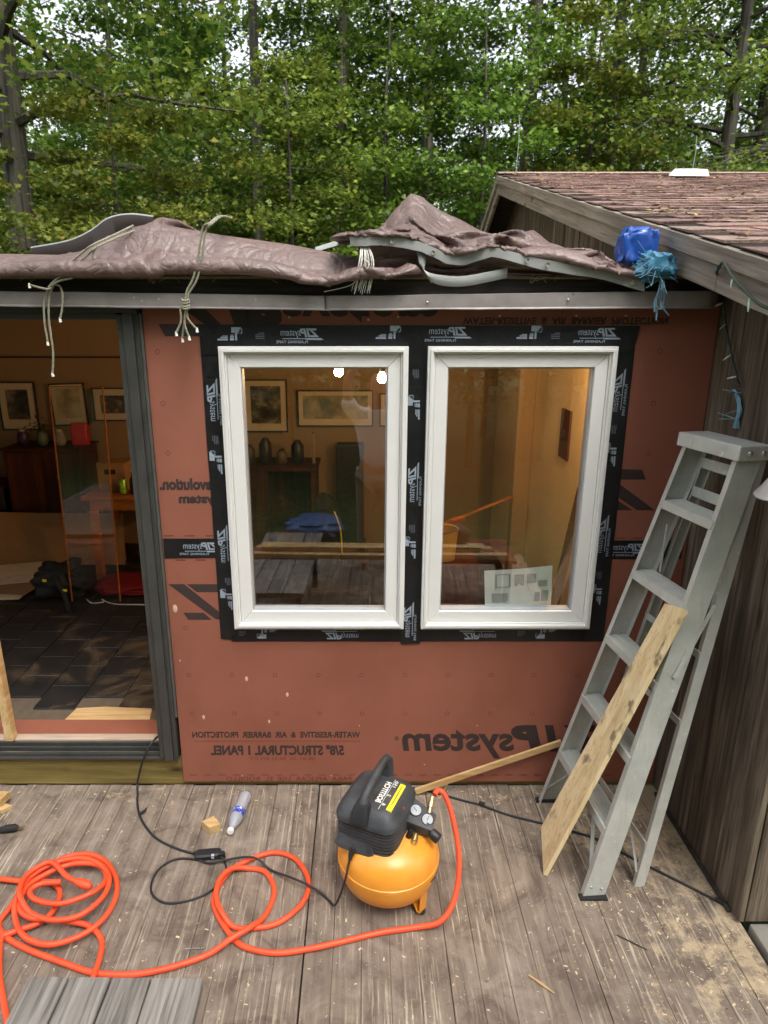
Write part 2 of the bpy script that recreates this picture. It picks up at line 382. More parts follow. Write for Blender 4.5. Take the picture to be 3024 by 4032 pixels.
# room behind: walls, ceiling and floor
w = MB(); w.box((-4.2,.058,.165),(-1.02,.140,.18))
rw = MB(); rw.box((-4.3,3.36,.0),(1.4,3.44,2.40)); rw.box((-4.3,.06,.0),(-4.2,3.36,2.40))
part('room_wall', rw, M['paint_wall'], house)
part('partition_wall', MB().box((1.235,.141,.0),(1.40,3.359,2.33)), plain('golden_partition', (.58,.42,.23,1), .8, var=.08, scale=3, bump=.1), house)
fr = MB()
fr.box((-.892,.018,.165),(-.592,.14,2.33)); fr.box((.190,.018,.88),(.256,.14,2.135)); fr.box((1.036,.018,.165),(1.234,.14,2.33)); fr.box((-.592,.060,.165),(1.036,.14,.874)); fr.box((-.592,.018,2.138),(1.036,.14,2.33)); fr.box((-4.2,.03,2.31),(-.892,.14,2.33))
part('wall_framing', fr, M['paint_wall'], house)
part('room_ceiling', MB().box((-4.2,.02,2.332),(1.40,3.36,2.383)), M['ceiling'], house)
part('picture_rail', MB().box((-4.19,3.340,1.915),(1.23,3.358,1.931)), plain('rail_dark', S(70,52,36), .6), house)
fl = part('room_floor', MB().box((-4.2,.062,.02),(1.234,3.358,.142)), M['grout'], house)
tm = [MB().box((-.1165,-.1165,0),(.1165,.1165,.010)).mesh('tile', M['tile'], (0,0,0), .0025, 1) for _ in range(1)]
cx_ = -3.4; ci = 0
while cx_ < 1.15:
    y = .455+(.12 if ci % 2 else 0)
    while y < 3.25:
        if not (-2.05 < cx_ < -1.35 and y < .5): put('tile', tm[0], fl, (cx_, y, .142+random.uniform(0,.0015)))
        y += .238
    cx_ += .238; ci += 1
part('floor_patch', MB().prism([(-1.62,.345,.143),(-1.16,.345,.143),(-1.18,.45,.143),(-1.45,.47,.143),(-1.60,.455,.143)], (0,0,.012)), M['pine'], house)
part('threshold_panel', MB().box((-3.6,.150,.143),(-1.012,.340,.158)), M['sheath'], house)
part('threshold_board', MB().box((-3.6,.098,.166),(-1.004,.146,.205)), M['oldtrim'], house, .002)
tr = MB(); tr.box((-3.6,-.012,.166),(-.905,.004,.176)); tr.box((-3.6,.006,.166),(-.992,.020,.190)); tr.box((-3.6,.046,.166),(-.992,.056,.196)); tr.box((-3.6,.080,.166),(-.992,.094,.198)); tr.box((-3.6,-.004,.1655),(-.992,.094,.170))
trk = part('door_track', tr, M['bronze'], house, .0015)
part('track_rail', MB().box((-3.6,.0275,.170),(-.994,.0315,.184)), M['alu'], trk)
# sliding door frame
j = MB(); j.box((-.994,-.016,.178),(-.965,.10,2.256)); j.box((-.965,-.030,.170),(-.925,.09,2.262)); j.box((-.925,-.018,.170),(-.905,.05,2.262))
dj = part('door_jamb', j, M['bronze'], house, .003)
part('jamb_strip', MB().box((-.9045,-.012,.40),(-.8935,.012,2.26)), M['bronzelight'], dj, .002)
j = MB(); j.box((-3.6,-.030,2.262),(-.905,.09,2.294)); j.box((-3.6,-.012,2.236),(-.994,.08,2.262))
part('door_header', j, M['bronze'], house, .003)
part('door_post', MB().beam((-1.775,.10,.206),(-1.80,.10,2.25),.045,.04), M['pine_y'], house, .003)

# windows
def window(x0, x1, ang, name='window'):
    z0, z1 = WZ
    def ring(a, b, y0, y1, gap=0.0):
        mb = MB(); A = (x0+a, x1-a, z0+a, z1-a); B = (x0+b, x1-b, z0+b, z1-b); g_ = gap
        for q in ([(A[0],A[2]+g_),(B[0],B[2]+g_),(B[0],B[3]-g_),(A[0],A[3]-g_)], [(A[1],A[2]+g_),(A[1],A[3]-g_),(B[1],B[3]-g_),(B[1],B[2]+g_)],
                  [(A[0]+g_,A[2]),(A[1]-g_,A[2]),(B[1]-g_,B[2]),(B[0]+g_,B[2])], [(A[0]+g_,A[3]),(B[0]+g_,B[3]),(B[1]-g_,B[3]),(A[1]-g_,A[3])]):
            mb.prism([(u,y0,v) for u, v in q], (0,y1-y0,0))
        return mb
    f = MB()
    for m_ in (ring(0,.010,-.040,.05), ring(.010,.022,-.047,.05), ring(.022,.030,-.034,.05)):
        f.add(m_.v, m_.f)
    fo = part(name, f, M['white'], house, .0012, seg=1)
    part('sash', ring(.031,.083,-.026,.045,.0006), M['white'], fo, .0018, seg=1)
    part('glazing_bead', ring(.083,.089,-.012,.03), M['bead'], fo)
    cx0, cx1, cz0, cz1 = x0+.0885, x1-.0885, z0+.0885, z1-.0885; t = math.tan(R(ang)); xm = (cx0+cx1)/2
    pn = MB().add([(cx0,.012+(cx0-xm)*t,cz0),(cx1,.012+(cx1-xm)*t,cz0),(cx1,.012+(cx1-xm)*t,cz1),(cx0,.012+(cx0-xm)*t,cz1)], [(0,1,2,3)])
    part('pane', pn, M['glass'], fo)
    return fo
window(*WX[0], -1.0); window(*WX[1], -1.0)
# inside sills and reveals
iv = MB()
for x0, x1 in WX: iv.box((x0+.03,.052,WZ[0]+.004),(x1-.03,.14,WZ[0]+.03))
part('window_stool', iv, M['pine'], house)

# flashing tape
def tape(poly, y=-.0022):
    return part('flashing_tape', MB().prism([(a,y,b) for a, b in poly], (0,.0018,0)), M['tape'], house)
def wob(pts, seed=0): return [(a+.002*noise.noise((a*7,b*7,seed)), b+.002*noise.noise((a*7,b*7,seed+5))) for a, b in pts]
def line(a, b, n=8): return [(a[0]+(b[0]-a[0])*i/n, a[1]+(b[1]-a[1])*i/n) for i in range(n)]
def quadp(a, b, c, d, n=10, s=0): return wob(line(a,b,n)+line(b,c,n)+line(c,d,n)+line(d,a,n), s)
T = {}
T['bot'] = tape(quadp((-.612,.800),(1.062,.801),(1.062,.896),(-.612,.896), s=1), -.0020)
T['left'] = tape(quadp((-.660,.816),(-.580,.806),(-.566,2.13),(-.666,2.13), s=2), -.0042)
T['right'] = tape(quadp((1.018,.803),(1.114,.802),(1.109,2.13),(1.012,2.13), s=3), -.0042)
T['mid'] = tape(quadp((.174,.790),(.262,.792),(.268,2.14),(.176,2.14), s=4), -.0064)
T['top'] = tape(quadp((-.664,2.098),(1.100,2.105),(1.120,2.211),(-.664,2.216), s=5), -.0086)
T['seamL'] = tape(quadp((-.888,1.211),(-.650,1.212),(-.650,1.303),(-.888,1.304), s=6), -.0022)
T['seamR'] = tape(quadp((1.08,1.207),(1.420,1.208),(1.418,1.295),(1.08,1.294), s=7), -.0022)

# ---------------------------------------------------------------- printing on panels and tape
def text2d(s, size=1.0, bold=0.0, shear=0.0):
    cu = bpy.data.curves.new('t', 'FONT'); cu.body = s; cu.size = size; cu.offset = bold; cu.shear = shear; cu.resolution_u = 3; cu.fill_mode = 'FRONT'
    ob = bpy.data.objects.new('t', cu); me = bpy.data.meshes.new_from_object(ob)
    v = np.array([q.co[:2] for q in me.vertices]); f = [tuple(q.vertices) for q in me.polygons]
    bpy.data.objects.remove(ob); bpy.data.curves.remove(cu); bpy.data.meshes.remove(me)
    v = v - v.min(0); return v, f
def fit(vf, x0, x1, z0, z1, fx=False, fz=False):
    v, f = vf; w = v.max(0); v = v / w
    if fx: v = np.c_[1-v[:,0], v[:,1]]
    if fz: v = np.c_[v[:,0], 1-v[:,1]]
    return [(x0+a*(x1-x0), z0+b*(z1-z0)) for a, b in v], f
def rect(x0, x1, z0, z1): return [(x0,z0),(x1,z0),(x1,z1),(x0,z1)], [(0,1,2,3)]
def stamp(name, items, y, mat, parent):
    mb = MB()
    for v, f in items: mb.add([(a,y,b) for a, b in v], f)
    me = bpy.data.meshes.new(name); o = WL[parent.name]
    me.from_pydata([Vector(q)-o for q in mb.v], [], mb.f); me.materials.append(mat)
    return put(name, me, parent)
YP = -.0007
stamp('printed_text', [fit(text2d('WATER-RESISTIVE  &  AIR  BARRIER  PROTECTION', bold=.036), -.832,-.016,.283,.317, True)], YP, M['ink'], low)
stamp('printed_line', [rect(-.828,-.016,.2625,.2655)], YP, M['inkfaint'], low)
stamp('printed_text', [fit(text2d('5/8" STRUCTURAL 1 PANEL', bold=.045), -.748,-.095,.184,.242, True)], YP, M['ink'], low)
stamp('printed_text', [fit(text2d('08-01-20  06:22 EM CT'), -.558,-.239,.156,.172, True)], YP, M['inkfaint'], low)
stamp('printed_text', [fit(text2d('PARA  APLICAR  USE  EL  RODILLO', bold=.01), -.681,-.06,.036,.060, True)], YP, M['inkfaint'], low)
stamp('printed_dashes', [rect(-.86+.071*i,-.86+.071*i+.036,.068,.0725) for i in range(31)], YP, M['inkfaint'], low)
stamp('printed_logo', [fit(text2d('system', bold=.028, shear=.12), .188,.736,.165,.330, True)], YP, M['ink'], low)
stamp('printed_mark', [fit(text2d('\u00ae', bold=.01), .150,.172,.268,.291, True)], YP, M['ink'], low)
stamp('printed_logo', [fit(text2d('P', bold=.07, shear=.2), .716,.872,.219,.354, True), fit(text2d('I', bold=.09, shear=.3), .876,.955,.205,.354, True), fit(text2d('Z', bold=.07, shear=.2), .965,1.17,.219,.354, True)], YP, M['ink'], low)
def zlogo(cx, z0, z1, s): # slanted bars of the big letter
    h = z1-z0
    return [([(cx-.137*s,z1),(cx-.073*s,z1),(cx+.075*s,z0),(cx-.002*s,z0)],[(0,1,2,3)]), ([(cx-.058*s,z1),(cx+.095*s,z1),(cx+.095*s,z1-.23*h),(cx-.012*s,z1-.23*h)],[(0,1,2,3)]), ([(cx-.070*s,z0+.2*h),(cx+.004*s,z0+.2*h),(cx+.038*s,z0+.02*h),(cx-.050*s,z0+.02*h)],[(0,1,2,3)])]
stamp('printed_logo', [([(-.884,1.086),(-.812,1.086),(-.662,.950),(-.662,.912),(-.678,.912)],[(0,1,2,3,4)]), ([(-.800,1.086),(-.655,1.086),(-.655,1.047),(-.757,1.047)],[(0,1,2,3)]), ([(-.826,.945),(-.733,.945),(-.698,.910),(-.806,.910)],[(0,1,2,3)])], YP, M['ink'], low)
stamp('printed_text', [fit(text2d('evolution.', bold=.05), -.884,-.655,1.524,1.578, True)], YP, M['ink'], upp)
stamp('printed_text', [fit(text2d('ystem', bold=.05), -.806,-.650,1.452,1.505, True)], YP, M['ink'], upp)
stamp('printed_logo', [([(1.100,1.618),(1.200,1.615),(1.222,1.572),(1.100,1.572)],[(0,1,2,3)]), ([(1.098,1.560),(1.276,1.434),(1.200,1.434),(1.098,1.500)],[(0,1,2,3)]), ([(1.098,1.485),(1.145,1.455),(1.178,1.434),(1.098,1.434)],[(0,1,2,3)])], YP, M['ink'], upp)
stamp('printed_logo', [([(-.830,2.218),(-.655,2.218),(-.655,2.170),(-.808,2.170)],[(0,1,2,3)]), ([(-.80,2.33),(-.69,2.33),(-.56,2.20),(-.62,2.20)],[(0,1,2,3)]), fit(text2d('IP', bold=.08, shear=.25), -.57,-.33,2.20,2.37, False, True)], YP, M['ink'], upp)
stamp('printed_logo', [fit(text2d('system', bold=.02, shear=.1), -.335,.30,2.222,2.40, False, True)], YP, M['ink'], upp)
stamp('printed_text', [fit(text2d('WATER-RESISTIVE  &  AIR  BARRIER  PROTECTION', bold=.036), .402,1.232,2.216,2.244, False, True)], YP, M['ink'], upp)
stamp('printed_dashes', [rect(-.884+.092*i,-.884+.092*i+.045,1.3135,1.3185) for i in range(3)] + [rect(1.12+.075*i,1.12+.075*i+.04,1.3035,1.3075) for i in range(4)], YP, M['inkfaint'], upp)
stamp('printed_dashes', [rect(-.842+.09*i,-.842+.09*i+.045,1.199,1.204) for i in range(3)], YP, M['inkfaint'], low)
def ringm(x, z, sq):
    n = 4 if sq else 14; a0 = math.pi/4 if sq else 0; ro, ri = (.0135,.0108) if sq else (.0105,.0078)
    o = [(x+ro*math.cos(a0+2*math.pi*i/n), z+ro*math.sin(a0+2*math.pi*i/n)) for i in range(n)]; q = [(x+ri*math.cos(a0+2*math.pi*i/n), z+ri*math.sin(a0+2*math.pi*i/n)) for i in range(n)]
    return o+q, [(i,(i+1)%n,(i+1)%n+n,i+n) for i in range(n)]
for i in range(11):
    stamp('nail_mark', [ringm(-.824+.2038*i, .625, i % 3 == 2)], YP, M['inkfaint'], low)
    stamp('nail_mark', [ringm(-.824+.2045*i, .418, i % 3 == 2)], YP, M['inkfaint'], low)
for x, z in ((-.844,2.109),(-.839,1.899),(-.835,1.687),(1.213,2.112),(1.215,1.899),(1.217,1.685)): stamp('nail_mark', [ringm(x,z,False)], YP, M['inkfaint'], upp)
for x, z in ((-.821,.87),(1.2,.87)): stamp('nail_mark', [ringm(x,z,False)], YP, M['inkfaint'], low)
M['putty'] = plain('pale_putty', S(206,176,150), .7)
for k, (x, z, h) in enumerate(((-.553,.604,.013),(-.363,.52,.012),(-.77,.397,.012),(-.455,.373,.010),(-.862,.965,.02),(-.02,.35,.004),(.30,.13,.004),(-.60,.066,.004),(-.16,.066,.004),(.55,.35,.004),(-.86,.70,.006))):
    part('putty_dab', MB().lathe([(0,.002),(.6,.0016),(1,0)], 10, Matrix.Translation((x,0,z)) @ Matrix.Rotation(R(90),4,'X') @ Matrix.Diagonal((h*.55,h,1,1))), M['putty'], low, smooth=60)
for x, z in ((-.30,2.245),(.02,2.235),(.14,2.246),(.55,2.25),(.86,2.25),(1.06,2.25)):
    part('nail_head', MB().lathe([(0,.002),(.004,.0015),(.005,0)], 10, Matrix.Translation((x,0,z)) @ Matrix.Rotation(R(90),4,'X')), M['alu'], upp)
# logos on the tape
def logo_items():
    it = [fit(text2d('ZIP', bold=.035, shear=.22), 0,.078,.024,.058), fit(text2d('system', shear=.05), .074,.156,.0205,.052),
          ([(-.018,.013),(.05,.013),(.062,.020),(-.008,.020)],[(0,1,2,3)]), rect(.05,.150,.0165,.0192), fit(text2d('FLASHING TAPE', bold=.012), .046,.174,0,.0105)]
    return [([(a-.078,b-.029) for a, b in v], f) for v, f in it]
def icon_items():
    it = [rect(.0,.040,.030,.052), ([(-.004,.047),(-.001,.047),(-.001,.026),(.018,.026),(.018,.0),(.026,.0),(.026,.029),(.002,.029),(-.004,.029)],[tuple(range(9))])]
    it += [rect(.032,.044,.020,.0225), rect(.030,.046,.012,.018), rect(.031,.047,.0,.010), rect(.056,.078,.016,.019), rect(.056,.086,.009,.014), rect(.056,.098,.0,.007)]
    return [([(a-.03,b-.026) for a, b in v], f) for v, f in it]
def stripe_items():
    return [([(a,b) for a, b in rect(-.018,.018 if i != 3 else .006,-.012+.007*i,-.0085+.007*i)[0]], [(0,1,2,3)]) for i in range(4)]
LG, IC, ST = logo_items(), icon_items(), stripe_items()
def place(items, x, z, rot, sc_, y, name, mat, par, clip=None):
    c, s_ = round(math.cos(R(rot))), round(math.sin(R(rot))); out = []
    for v, f in items:
        q = [(-a*sc_, b*sc_) for a, b in v]                      # the photograph shows the print reversed
        out.append(([(x+a*c-b*s_, z+a*s_+b*c) for a, b in q], f))
    return stamp(name, out, y, mat, par)
for k, x, z, r in (('top',-.258,2.172,0),('top',.344,2.178,0),('top',.950,2.174,0),('left',-.622,1.905,90),('left',-.616,1.272,90),('mid',.222,1.553,90),('mid',.214,.905,90),('right',1.066,1.945,90),('right',1.062,1.318,90),('bot',-.101,.841,180),('bot',.536,.841,180),('seamL',-.722,1.256,0),('seamR',1.176,1.250,0)):
    yy = {'top':-.0092,'left':-.0048,'right':-.0048,'mid':-.0070}.get(k, -.0028)
    place(LG, x, z, r, 1.0 if k in ('top','bot') else 1.02, yy, 'printed_logo', M['tapeprint'], T[k])
for k, x, z, r in (('top',-.525,2.180,0),('top',.118,2.186,0),('top',.690,2.186,0),('left',-.632,1.665,90),('left',-.624,1.03,90),('mid',.210,1.90,90),('mid',.206,1.28,90),('right',1.052,1.70,90),('right',1.054,1.055,90),('bot',-.46,.842,180),('bot',.83,.842,180)):
    yy = {'top':-.0092,'left':-.0048,'right':-.0048,'mid':-.0070}.get(k, -.0028)
    place(IC, x, z, r, 1.0, yy, 'printed_logo', M['tapeprint'], T[k])
for k, x, z, r in (('top',-.42,2.172,0),('top',.78,2.172,0),('left',-.628,1.745,90),('left',-.612,1.10,90),('mid',.216,2.02,90),('mid',.214,1.35,90),('right',1.056,1.79,90),('right',1.06,1.13,90),('bot',-.56,.842,180),('bot',.73,.842,180)):
    yy = {'top':-.0092,'left':-.0048,'right':-.0048,'mid':-.0070}.get(k, -.0028)
    place(ST, x, z, r, 1.0, yy, 'printed_logo', M['tapedim'], T[k])

# ---------------------------------------------------------------- cabin on the right
cabin = thing('cabin', (1.44,-.78,0), 'old cabin with dark weathered plank siding and mossy red shingle roof', 'cabin')
RY, RZ, SL, SLF = 3.70, 3.505, .247, .46
def roofz(y): return RZ - (SL*(RY-y) if y < RY else SLF*(y-RY))
y = -.78; k = 0; rr = random.Random(5)
while y < 5.7:
    wd = rr.uniform(.17,.24); y1 = min(y+wd-.005, 5.72); pr_ = rr.uniform(-.003,.003); mb = MB()
    za, zb = roofz(y)-.055, roofz(y1)-.055; x0 = 1.4405-pr_
    mb.prism([(x0,y,.012),(x0,y1,.012),(x0,y1,zb),(x0,y,za)], (.020+pr_,0,0))
    part('plank', mb, M['cabinwood'], cabin, .002, seg=1); y += wd; k += 1
x = 1.466
for k in range(7):
    part('plank', MB().box((x,-.778+rr.uniform(-.002,.002),.012),(x+.145,-.758,2.30)), M['cabinwood'], cabin, .002, seg=1); x += .150
bk = MB(); bk.prism([(1.4605,-.757,.012),(1.4605,5.70,.012),(1.4605,5.70,roofz(5.70)-.06),(1.4605,RY,RZ-.06),(1.4605,-.757,roofz(-.757)-.06)], (.04,0,0))
part('wall_backing', bk, M['soffit'], cabin)
ey = -1.22; X0, X1 = 1.205, 7.0
mb = MB(); mb.prism([(X0+.012,ey,roofz(ey)-.012),(X0+.012,RY,RZ-.012),(X0+.012,5.95,roofz(5.95)-.012),(X0+.012,5.95,roofz(5.95)-.045),(X0+.012,RY,RZ-.047),(X0+.012,ey,roofz(ey)-.047)], (X1-X0,0,0))
roof = part('roof', mb, M['soffit'], cabin)
def rakeb(x0, x1, top, h, ya, yb, name='rake_board'):
    m_ = MB(); N = 12; up, dn = [], []
    for i in range(N+1):
        yy = ya+(yb-ya)*i/N; w_ = .002*noise.noise((yy*3,top*50,0)); up.append((x0+w_,yy,roofz(yy)-top)); dn.append((x0+w_,yy,roofz(yy)-top-h-.002*noise.noise((yy*6,3,0))))
    m_.prism(up+dn[::-1], (x1-x0,0,0)); return part(name, m_, M['greyboard'], cabin, .002, seg=1)
rakeb(X0-.016, X0+.0115, .018, .062, ey, RY)
rakeb(X0+.004, X0+.030, .0835, .088, -.383, RY-.01)
rakeb(X0+.004, X0+.030, .0835, .088, ey, -.387)
rakeb(X0-.016, X0+.0115, .018, .062, RY+.004, 5.95); rakeb(X0+.004, X0+.030, .0835, .085, RY+.004, 5.9)
# shingles
sm = []
for k in range(4):
    r_ = random.Random(k+20); m_ = MB(); a, b = -.148+r_.uniform(0,.006), .148-r_.uniform(0,.006)
    t0, t1 = r_.uniform(-.006,.006), r_.uniform(-.006,.006)
    m_.add([(a,t0,0),(0,(t0+t1)/2+r_.uniform(-.004,.004),0),(b,t1,0),(b,.19,0),(a,.19,0),(a,t0,.009),(0,(t0+t1)/2,.010+r_.uniform(0,.004)),(b,t1,.009),(b,.19,.001),(a,.19,.001)],
        [(4,3,2,1,0),(5,6,7,8,9),(0,1,6,5),(1,2,7,6),(2,3,8,7),(3,4,9,8),(4,0,5,9)])
    sm.append(m_)
sme = [m_.mesh('shingle', M['shingle']) for m_ in sm]
sl = math.atan(SL); EXPO = .14; n_c = int((RY-ey)/math.cos(sl)/EXPO); spots = []
for c_ in range(n_c):
    yy = ey-.02+c_*EXPO*math.cos(sl); xx = X0-.01+.148+(.15 if c_ % 2 else 0)
    if c_ % 2: xx -= .0
    while xx < X1:
        spots.append((xx+random.uniform(-.004,.004), yy, roofz(yy)-.012+random.uniform(0,.003), random.uniform(-.012,.012))); xx += .300
def seen(p_):
    d_ = (p_[1]+2.77)*.961-(p_[2]-2.22)*.2765
    return d_ > .2 and p_[0]*1420/d_+785 < 1700
spots.sort(key=lambda s_: (not seen(s_), (s_[0])**2+(s_[1]+2.77)**2))
rest = MB()
for i, (xx, yy, zz, rz) in enumerate(spots):
    if i < 300: put('shingle', sme[i % 4], roof, (xx,yy,zz), (sl, random.uniform(-.01,.01), rz))
    else:
        Mx = Matrix.Translation((xx,yy,zz)) @ Matrix.Rotation(sl,4,'X') @ Matrix.Rotation(rz,4,'Z'); rest.add([Mx @ Vector(v) for v in sm[i % 4].v], sm[i % 4].f)
tag(part('shingle_field', rest, M['shingle'], roof), kind='stuff')
part('ridge_cap', MB().prism([(X0-.01,RY-.11,roofz(RY-.11)+.006),(X0-.01,RY,RZ+.012),(X0-.01,RY+.10,roofz(RY+.10)+.006),(X0-.01,RY,RZ-.002)], (X1-X0,0,0)), M['shingle'], roof)
part('roof_vent', MB().prism([(2.53,3.05,3.355),(2.58,3.05,3.405),(2.76,3.05,3.405),(2.78,3.05,3.355)], (0,.20,.045)), plain('white_vent_cap', S(236,238,242), .4), cabin, .004)
M['rod'] = plain('verdigris_rod', S(126,146,130), .6)
for x_, h_ in ((1.36,.46),(2.93,.30)):
    part('lightning_rod', MB().tube([(x_,RY,RZ),(x_+.01,RY,RZ+h_*.6),(x_,RY,RZ+h_)], .0032, 6), M['rod'], cabin)
tag(solo('step', MB().box((1.472,-1.9,-.36),(2.3,-.792,.02)), M['concrete'], (1.8,-1.3,-.36), 'pale grey block step at the foot of the cabin corner', 'step', bevel=.01))
# ================================================================= objects on and around the deck
def superloft(levels, n=48, e=5.0, Mx=None, mi=0):
    """stack of rounded rectangles: (z, half width, half depth, centre x, centre y)"""
    Mx = Mx or Matrix.Identity(4); mb = MB(); vs = []
    for z, a, b, cx, cy in levels:
        for j in range(n):
            t = 2*math.pi*j/n; c, s_ = math.cos(t), math.sin(t)
            vs.append(Mx @ Vector((cx+a*math.copysign(abs(c)**(2/e), c), cy+b*math.copysign(abs(s_)**(2/e), s_), z)))
    k = len(levels)
    fs = [(i*n+j, i*n+(j+1)%n, (i+1)*n+(j+1)%n, (i+1)*n+j) for i in range(k-1) for j in range(n)] + [tuple(range(n-1,-1,-1)), tuple(range((k-1)*n,k*n))]
    return mb.add(vs, fs, mi)

# ---------------------------------------------------------------- air compressor
M['tank'] = None
def tank_mat():
    t = NT('orange_tank_paint'); co = t.coord(rnd=False); n = t.noise(co, 5, 4); f = t.noise(co, 60, 3, .7)
    c = t.ramp(n, [(.3,S(226,146,44)),(.7,S(238,160,56))]); c = t.mix(t.ramp(f, [(.68,0.0),(.76,.4)]), c, S(150,100,50))
    t.set(Base_Color=c, Roughness=.36, Coat_Weight=.3, Coat_Roughness=.3); t.bump(n, .04, .01); return t.m
M['tank'] = tank_mat()
def shroud_mat():
    t = NT('scuffed_black_plastic'); co = t.coord(rnd=False); n = t.noise(co, 9, 7, .7, .8); s_ = t.noise(t.coord((4,40,20), False), 3, 5, .7)
    c = t.ramp(n, [(.35,S(44,45,47)),(.62,S(66,68,71)),(.8,S(96,98,102))]); c = t.mix(t.ramp(s_, [(.62,0.0),(.72,.5)]), c, S(128,130,132))
    t.set(Base_Color=c, Roughness=t.ramp(n, [(.3,.42),(.7,.68)])); t.bump(t.noise(co, 180, 2), .12, .001); return t.m
M['shroud'] = shroud_mat()
M['blackpl'] = plain('black_plastic', S(34,34,36), .5, var=.2, scale=20)
M['brass'] = plain('brass_fitting', S(206,182,128), .3, .9, var=.1)
M['dial'] = plain('white_gauge_face', S(222,226,230), .25, var=.03, bump=0)
M['yellow'] = plain('yellow_label', S(240,222,50), .45, var=.05, bump=0)
M['red'] = plain('red_plastic', S(205,30,34), .4)
M['rubber'] = plain('black_rubber', S(30,29,29), .75)
AC = (.10,-.61,0)
ac = thing('air_compressor', AC, 'orange pancake air compressor with scuffed black top, standing on the deck', 'air compressor')
TM = Matrix.Translation(AC)
prof = [(0,.036),(.09,.040),(.145,.056),(.180,.088),(.196,.128),(.2005,.160),(.2005,.168),(.2035,.170),(.2035,.186),(.2005,.188),(.199,.205),(.190,.236),(.168,.268),(.128,.292),(.08,.303),(0,.306)]
P2 = []
for i in range(len(prof)-1):
    P2 += [prof[i], ((prof[i][0]+prof[i+1][0])/2, (prof[i][1]+prof[i+1][1])/2)] if i in (2,3,10,11,12) else [prof[i]]
P2.append(prof[-1])
tank = part('tank', MB().lathe(P2, 72, TM), M['tank'], ac, smooth=40)
for a in (-42, 78, 160):
    c_, s_ = math.cos(R(a)), math.sin(R(a)); q = lambda r, t, z: (AC[0]+r*c_-t*s_, AC[1]+r*s_+t*c_, z)
    m_ = MB()
    m_.prism([q(.135,-.022,.060),q(.135,.022,.060),q(.165,.022,.012),q(.165,-.022,.012)], Vector((c_*.004,s_*.004,.003)))
    m_.prism([q(.165,-.022,.012),q(.165,.022,.012),q(.178,.022,.012),q(.178,-.022,.012)], (0,0,.004))
    m_.prism([q(.178,-.022,.012),q(.178,.022,.012),q(.184,.022,.135),q(.184,-.022,.135)], Vector((-c_*.004,-s_*.004,0)))
    lg = part('leg', m_, M['tank'], ac, .001, seg=1)
    part('rubber_foot', MB().lathe([(.013,.0),(.016,.004),(.014,.013)], 16, Matrix.Translation(q(.172,0,0))), M['rubber'], lg)
HM = Matrix.Translation((.052,-.588,0)) @ Matrix.Rotation(R(-24),4,'Z')
lv = [(.262,.108,.118,0,0),(.278,.122,.134,0,0)]
for i in range(7):
    z = .284+i*.0145; lv += [(z,.127,.139,0,0),(z+.0085,.127,.139,0,0),(z+.0095,.1215,.1335,0,0),(z+.0125,.1215,.1335,0,0)]
lv += [(.388,.131,.143,0,0),(.404,.131,.143,0,0),(.414,.127,.139,0,0),(.438,.112,.124,0,0),(.452,.097,.110,0,0),(.457,.085,.098,0,0)]
sh = part('shroud', superloft(lv, 56, 5.0, HM), M['shroud'], ac, smooth=28)
m_ = MB(); hp = spline([(-.010,-.118,.432),(-.010,-.104,.470),(-.008,-.070,.505),(-.004,.02,.528),(-.002,.085,.532),(-.002,.118,.520),(-.002,.126,.490),(-.002,.122,.430)], 6)
m_.tube([HM @ p_ for p_ in hp], [.019 if i < 8 else .0165 for i in range(len(hp))], 10)
hd = part('handle', m_, M['shroud'], ac, smooth=50)
m_ = superloft([(.415,.036,.030,-.012,-.128),(.452,.033,.026,-.012,-.120),(.476,.026,.020,-.011,-.110)], 24, 6, HM)
part('handle_foot', m_, M['blackpl'], hd, smooth=40)
m_ = superloft([(.430,.024,.026,-.002,.112),(.500,.020,.024,-.002,.118),(.527,.017,.020,-.002,.116)], 24, 5, HM)
part('handle_post', m_, M['shroud'], hd, smooth=40)
# lower front lip with the cord outlet
m_ = MB(); m_.prism([HM @ V(*p_) for p_ in ((-.105,-.136,.330),(.03,-.136,.330),(.05,-.150,.288),(.03,-.152,.276),(-.09,-.152,.276),(-.115,-.148,.290))], HM.to_3x3() @ V(0,.03,0))
part('cord_lip', m_, M['shroud'], ac, .004)
part('cord_boot', MB().tube([HM @ V(-.035,-.145,.290), HM @ V(-.038,-.160,.268), HM @ V(-.040,-.166,.250)], [.014,.011,.006], 10), M['blackpl'], ac, smooth=60)
